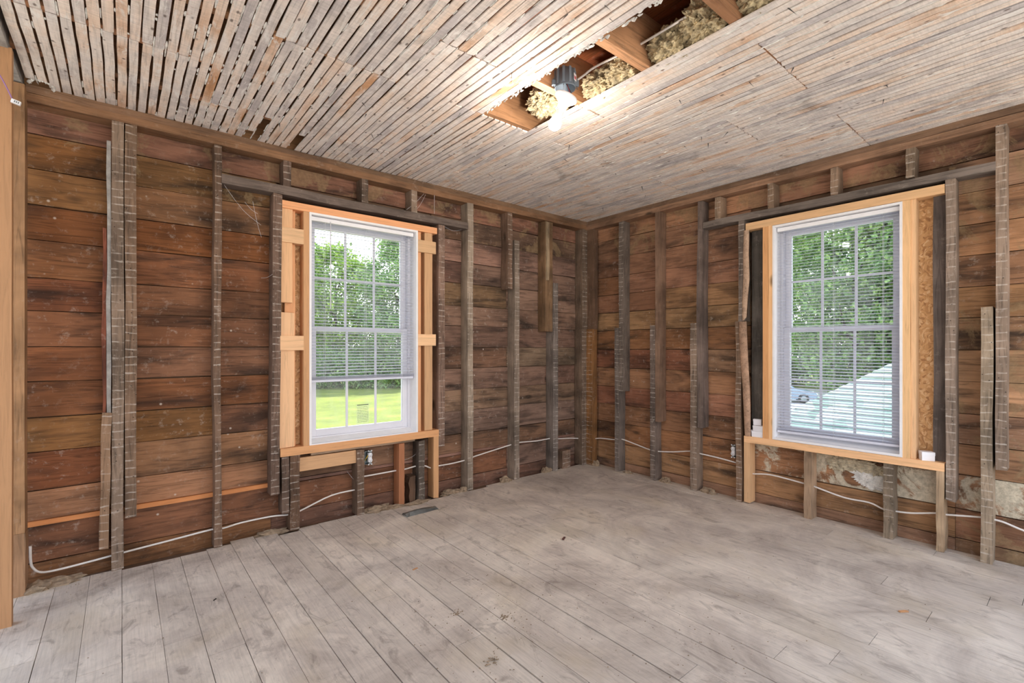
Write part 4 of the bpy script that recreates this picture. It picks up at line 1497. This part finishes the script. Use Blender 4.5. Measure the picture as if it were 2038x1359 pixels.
def roof_face(nm, pts, X, Y):
    F = frame_M(pts[0], Vector(X).normalized(), Vector(Y).normalized())
    Fi = F.inverted()
    top = [Fi @ Vector(p) for p in pts]
    n = len(top)
    vs = [tuple(p) for p in top] + [(p.x, p.y, p.z - 0.04) for p in top]
    fs = [tuple(range(n)), tuple(range(2 * n - 1, n - 1, -1))] + [(i, (i + 1) % n, n + (i + 1) % n, n + i) for i in range(n)]
    return link_obj(nm, mesh_data(nm, vs, fs, M_SHI), garage, GM @ F)


up = (1, 0, sl)
roof_face('roof_slope', [c[0], c[3], r1, r0], (0, -1, 0), up)
roof_face('roof_slope', [c[1], c[0], r0], (-1, 0, 0), (0, -1, sl))
roof_face('roof_slope', [c[2], c[1], r0, r1], (0, 1, 0), (-1, 0, sl))
roof_face('roof_slope', [c[3], c[2], r1], (1, 0, 0), (0, 1, sl))
# shingle courses as raised butts across the near slope
vs, fs = [], []
nrow = 24
for i in range(nrow):
    t0 = RT * i / nrow
    t1 = RT * (i + 1) / nrow
    nx_, nz_ = -sl / math.hypot(1, sl), 1 / math.hypot(1, sl)
    o0 = len(vs)
    ya, yb = ey0 - t0, ey1 + t0
    yc, yd = ey0 - t1, ey1 + t1
    th = 0.022
    P = [(ex0 + t0 + nx_ * th, ya, ez0 + sl * t0 + nz_ * th), (ex0 + t0 + nx_ * th, yb, ez0 + sl * t0 + nz_ * th), (ex0 + t1 + nx_ * .002, yd, ez0 + sl * t1 + nz_ * .002), (ex0 + t1 + nx_ * .002, yc, ez0 + sl * t1 + nz_ * .002), (ex0 + t0, ya, ez0 + sl * t0), (ex0 + t0, yb, ez0 + sl * t0)]
    vs += [tuple(GM @ Vector(p)) for p in P]
    fs += [(o0, o0 + 1, o0 + 2, o0 + 3)[::-1], (o0 + 4, o0 + 5, o0 + 1, o0)[::-1]]


def shingle_rows_mat():
    m, nt, b = new_mat('pale_green_shingle_rows')
    wv = world_vec(nt)
    vr = N(nt, 'ShaderNodeTexVoronoi')
    link(nt, scaled(nt, wv, (5.5, 3.6, 0.2)), vr.inputs['Vector'])
    vr.inputs['Scale'].default_value = 1.0
    sc = N(nt, 'ShaderNodeSeparateColor')
    link(nt, vr.outputs['Color'], sc.inputs[0])
    c_ = ramp(nt, sc.outputs[0], [(0.0, srgb(104, 128, 118)), (0.35, srgb(142, 160, 150)), (1.0, srgb(174, 188, 176))])
    link(nt, c_, b.inputs['Base Color'])
    b.inputs['Roughness'].default_value = 0.9
    return m


o = link_obj('shingle_courses', mesh_data('shingle_courses', vs, fs, shingle_rows_mat()), garage)
o['kind'] = 'stuff'
box_obj('wall', (ex0 + .35, ex1 - .35, ey1 + .35, ey0 - .35, GZ, ez0 + 0.2), plain_mat('white_siding', srgb(225, 225, 220), 0.7), garage, GM)


# trees
def leaf_mat(name, c0, c1, c2):
    m, nt, b = new_mat(name)
    wv = world_vec(nt)
    n = noise_n(nt, wv, 1.1, 3)
    n2 = noise_n(nt, wv, 7.0, 2)
    f = math_n(nt, 'ADD', math_n(nt, 'MULTIPLY', n, 0.55), math_n(nt, 'MULTIPLY', n2, 0.45))
    col = ramp(nt, f, [(0.36, c0), (0.5, c1), (0.64, c2)])
    link(nt, col, b.inputs['Base Color'])
    b.inputs['Roughness'].default_value = 0.6
    tl = N(nt, 'ShaderNodeBsdfTranslucent')
    link(nt, col, tl.inputs[0])
    mx = N(nt, 'ShaderNodeMixShader')
    mx.inputs[0].default_value = 0.35
    out = nt.nodes['Material Output']
    link(nt, b.outputs[0], mx.inputs[1])
    link(nt, tl.outputs[0], mx.inputs[2])
    link(nt, mx.outputs[0], out.inputs['Surface'])
    return m


M_LEAF1 = leaf_mat('bright_tree_leaves', srgb(58, 92, 34), srgb(120, 156, 58), srgb(186, 206, 96))
M_LEAF2 = leaf_mat('deep_green_leaves', srgb(60, 92, 52), srgb(120, 156, 90), srgb(190, 210, 136))
M_BARK = plain_mat('tree_bark', srgb(84, 70, 58), 0.95, 0, 6, 0.5)


def foliage(n, shape, leaf, seed):
    """leaf quads gathered in clumps inside a crown; shape(u) -> (radius, z) for u in 0..1"""
    rg = np.random.default_rng(seed)
    nc = max(12, n // 90)
    u = rg.random(nc)
    rz_ = np.array([shape(t) for t in u])
    th = rg.random(nc) * 2 * np.pi
    rad = rz_[:, 0] * np.sqrt(rg.uniform(0.25, 1.0, nc))
    cen = np.stack([rad * np.cos(th), rad * np.sin(th), rz_[:, 1]], 1)
    csz = rg.uniform(0.35, 0.85, nc)
    pick = rg.integers(0, nc, n)
    P = cen[pick] + rg.normal(0, 1, (n, 3)) * csz[pick][:, None] * np.array([1, 1, 0.7])
    A = rg.normal(0, 1, (n, 3)); A /= np.linalg.norm(A, axis=1)[:, None]
    B = np.cross(A, rg.normal(0, 1, (n, 3))); B /= np.linalg.norm(B, axis=1)[:, None]
    s = leaf * rg.uniform(0.6, 1.35, n)[:, None]
    A *= s; B *= s * 0.62
    V = np.stack([P - A, P + B, P + A, P - B], 1).reshape(-1, 3)
    me = bpy.data.meshes.new('foliage')
    me.vertices.add(4 * n); me.vertices.foreach_set('co', V.astype(np.float32).ravel())
    me.loops.add(4 * n); me.loops.foreach_set('vertex_index', np.arange(4 * n, dtype=np.int32))
    me.polygons.add(n); me.polygons.foreach_set('loop_start', np.arange(0, 4 * n, 4, dtype=np.int32))
    me.update(calc_edges=True)
    return me


def trunk_data(h, r, seed):
    rr = random.Random(seed)
    vs, fs = [], []

    def limb(p, q, r0_, r1_, n=7, segs=4):
        p, q = Vector(p), Vector(q)
        o0 = len(vs)
        d = (q - p).normalized()
        s = d.orthogonal().normalized(); t = d.cross(s)
        for i in range(segs + 1):
            f_ = i / segs
            c_ = p.lerp(q, f_) + Vector((rr.uniform(-1, 1), rr.uniform(-1, 1), 0)) * r0_ * 0.3 * (0 < i < segs)
            rad = r0_ + (r1_ - r0_) * f_
            for k in range(n):
                a = 2 * PI * k / n
                vs.append(c_ + s * rad * math.cos(a) + t * rad * math.sin(a))
        for i in range(segs):
            for k in range(n):
                a, b_ = o0 + i * n + k, o0 + i * n + (k + 1) % n
                fs.append((a, b_, b_ + n, a + n))
    limb((0, 0, 0), (0, 0, h * 0.75), r, r * 0.3, 9, 6)
    for i in range(9):
        z = h * rr.uniform(0.2, 0.65)
        a = rr.uniform(0, 6.28)
        l = h * rr.uniform(0.15, 0.28)
        limb((0, 0, z), (l * math.cos(a), l * math.sin(a), z + l * 0.8), r * 0.35, r * 0.08, 6, 3)
    return mesh_data('trunk', vs, fs, M_BARK, smooth=True)


def oval(h, r, lo):
    return lambda t: (r * math.sqrt(max(0.02, 1 - (2 * t - 1) ** 2)) * (1.0 if t < .5 else 1.0), lo + (h - lo) * t)


def cone(h, r, lo):
    return lambda t: (r * (1 - t ** 1.4) + 0.3, lo + (h - lo) * t)


F_BROAD = foliage(22000, oval(14.0, 5.0, 1.2), 0.17, 1); F_BROAD.materials.append(M_LEAF1)
F_DENSE = foliage(24000, oval(17.0, 5.0, 0.4), 0.18, 2); F_DENSE.materials.append(M_LEAF2)
F_HEDGE = foliage(9000, lambda t: (2.2, 0.2 + 3.2 * t), 0.13, 3); F_HEDGE.materials.append(M_LEAF2)
T_B = trunk_data(14.5, 0.32, 4)


def tree(name, x_, y_, label, fol, s=1.0, rz=0.0, group=None, trunk=True):
    root = empty(name, (x_, y_, GZ), rz)
    root.scale = (s, s, s)
    tag(root, label, 'tree' if trunk else 'hedge', group)
    link_obj('foliage', fol, root)
    if trunk:
        link_obj('trunk', T_B, root)
    return root


g1 = 'trees beyond the lawn'
tree('broadleaf_tree', 9.2, 50.6, 'bright leafy tree standing beyond the lawn', F_BROAD, 1.0, 0.3, g1)
tree('broadleaf_tree', 13.6, 47.0, 'bright leafy tree standing beyond the lawn', F_BROAD, 1.0, 2.0, g1)
tree('broadleaf_tree', 18.0, 40.5, 'taller darker leafy tree beyond the lawn under the open sky', F_DENSE, 0.86, 1.0)
tree('broadleaf_tree', 23.5, 42.0, 'bright leafy tree standing beyond the lawn', F_BROAD, 1.02, 4.0, g1)
for i, (x_, y_) in enumerate(((7.5, 46.5), (10.6, 44.6), (13.7, 42.7), (16.8, 40.8), (19.9, 38.9), (23.0, 37.0))):
    tree('hedge_shrub', x_, y_, 'dark clipped shrub in the hedge row closing the lawn', F_HEDGE, 1.0, i * 1.3, 'hedge row closing the lawn', trunk=False)
g2 = 'dense trees behind the driveway'
for x_, y_, s, rz in ((51.0, 17.5, 1.0, .2), (43.5, 9.5, 1.15, 1.4), (42.0, 3.5, 1.2, 2.6), (42.5, -1.5, 1.2, 3.7), (56, 9.0, 0.95, 5.0)):
    tree('dense_tree', x_, y_, 'dense dark green tree rising behind the driveway and the hip roof', F_DENSE, s, rz, g2)


# parked car on the driveway
def make_car(loc, rz):
    root = empty('car', loc, rz)
    tag(root, 'silver-blue saloon car parked on the driveway', 'car')
    paint = plain_mat('silver_blue_paint', srgb(150, 165, 185), 0.25, 0.5)
    glass = plain_mat('car_glass', srgb(40, 52, 62), 0.1)
    prof = [(-2.2, .35), (-2.25, .62), (-2.1, .86), (-1.55, .95), (-0.95, 1.36), (-0.5, 1.44), (0.25, 1.42), (0.95, 0.98), (1.75, 0.86), (2.15, 0.70), (2.22, 0.42), (2.1, .28), (-2.0, .25)]
    hw = [.78, .82, .84, .85, .62, .60, .60, .84, .84, .78, .76, .76, .78]
    n = len(prof)
    vs = [(x_, -h, z_) for (x_, z_), h in zip(prof, hw)] + [(x_, h, z_) for (x_, z_), h in zip(prof, hw)]
    fs = [tuple(range(n))[::-1], tuple(range(n, 2 * n))] + [(i, (i + 1) % n, n + (i + 1) % n, n + i) for i in range(n)]
    bm = bmesh.new()
    bm.from_mesh(mesh_data('body', vs, fs, paint))
    bm_obj('body', bm, paint, root)
    for s in (-1, 1):
        me = mesh_data('side_window', [(-1.35, s * .80, .98), (-.85, s * .655, 1.32), (0.2, s * .645, 1.37), (.82, s * .80, 1.0), (-1.35, s * .83, .975), (.82, s * .83, .985)], [(0, 1, 2, 3), (0, 3, 5, 4)], glass)
        link_obj('side_window', me, root)
        for x_ in (-1.38, 1.38):
            wh = lathe('wheel', [(0.0, .11), (.19, .11), (.20, .09), (.31, .10), (.325, .05), (.325, -.09), (0.0, -.09)], M_BLACKP, 24, root, Matrix.Translation((x_, s * .76, .325)) @ Matrix.Rotation(-s * PI / 2, 4, 'X'))
            lathe('hub_cap', [(0.0, .125), (.17, .118), (.19, .10)], M_METAL, 20, wh)
    me = mesh_data('windscreen', [(0.32, -.57, 1.42), (0.32, .57, 1.42), (.93, .74, 1.02), (.93, -.74, 1.02)], [(0, 1, 2, 3)], glass)
    link_obj('windscreen', me, root)
    for s in (-1, 1):
        box_obj('headlamp', (2.08, 2.2, s * .62 - .14, s * .62 + .14, .60, .72), M_PORC, root, None, 0.02)
    return root


make_car((32.4, 10.9, GZ + 0.02), math.radians(-62))
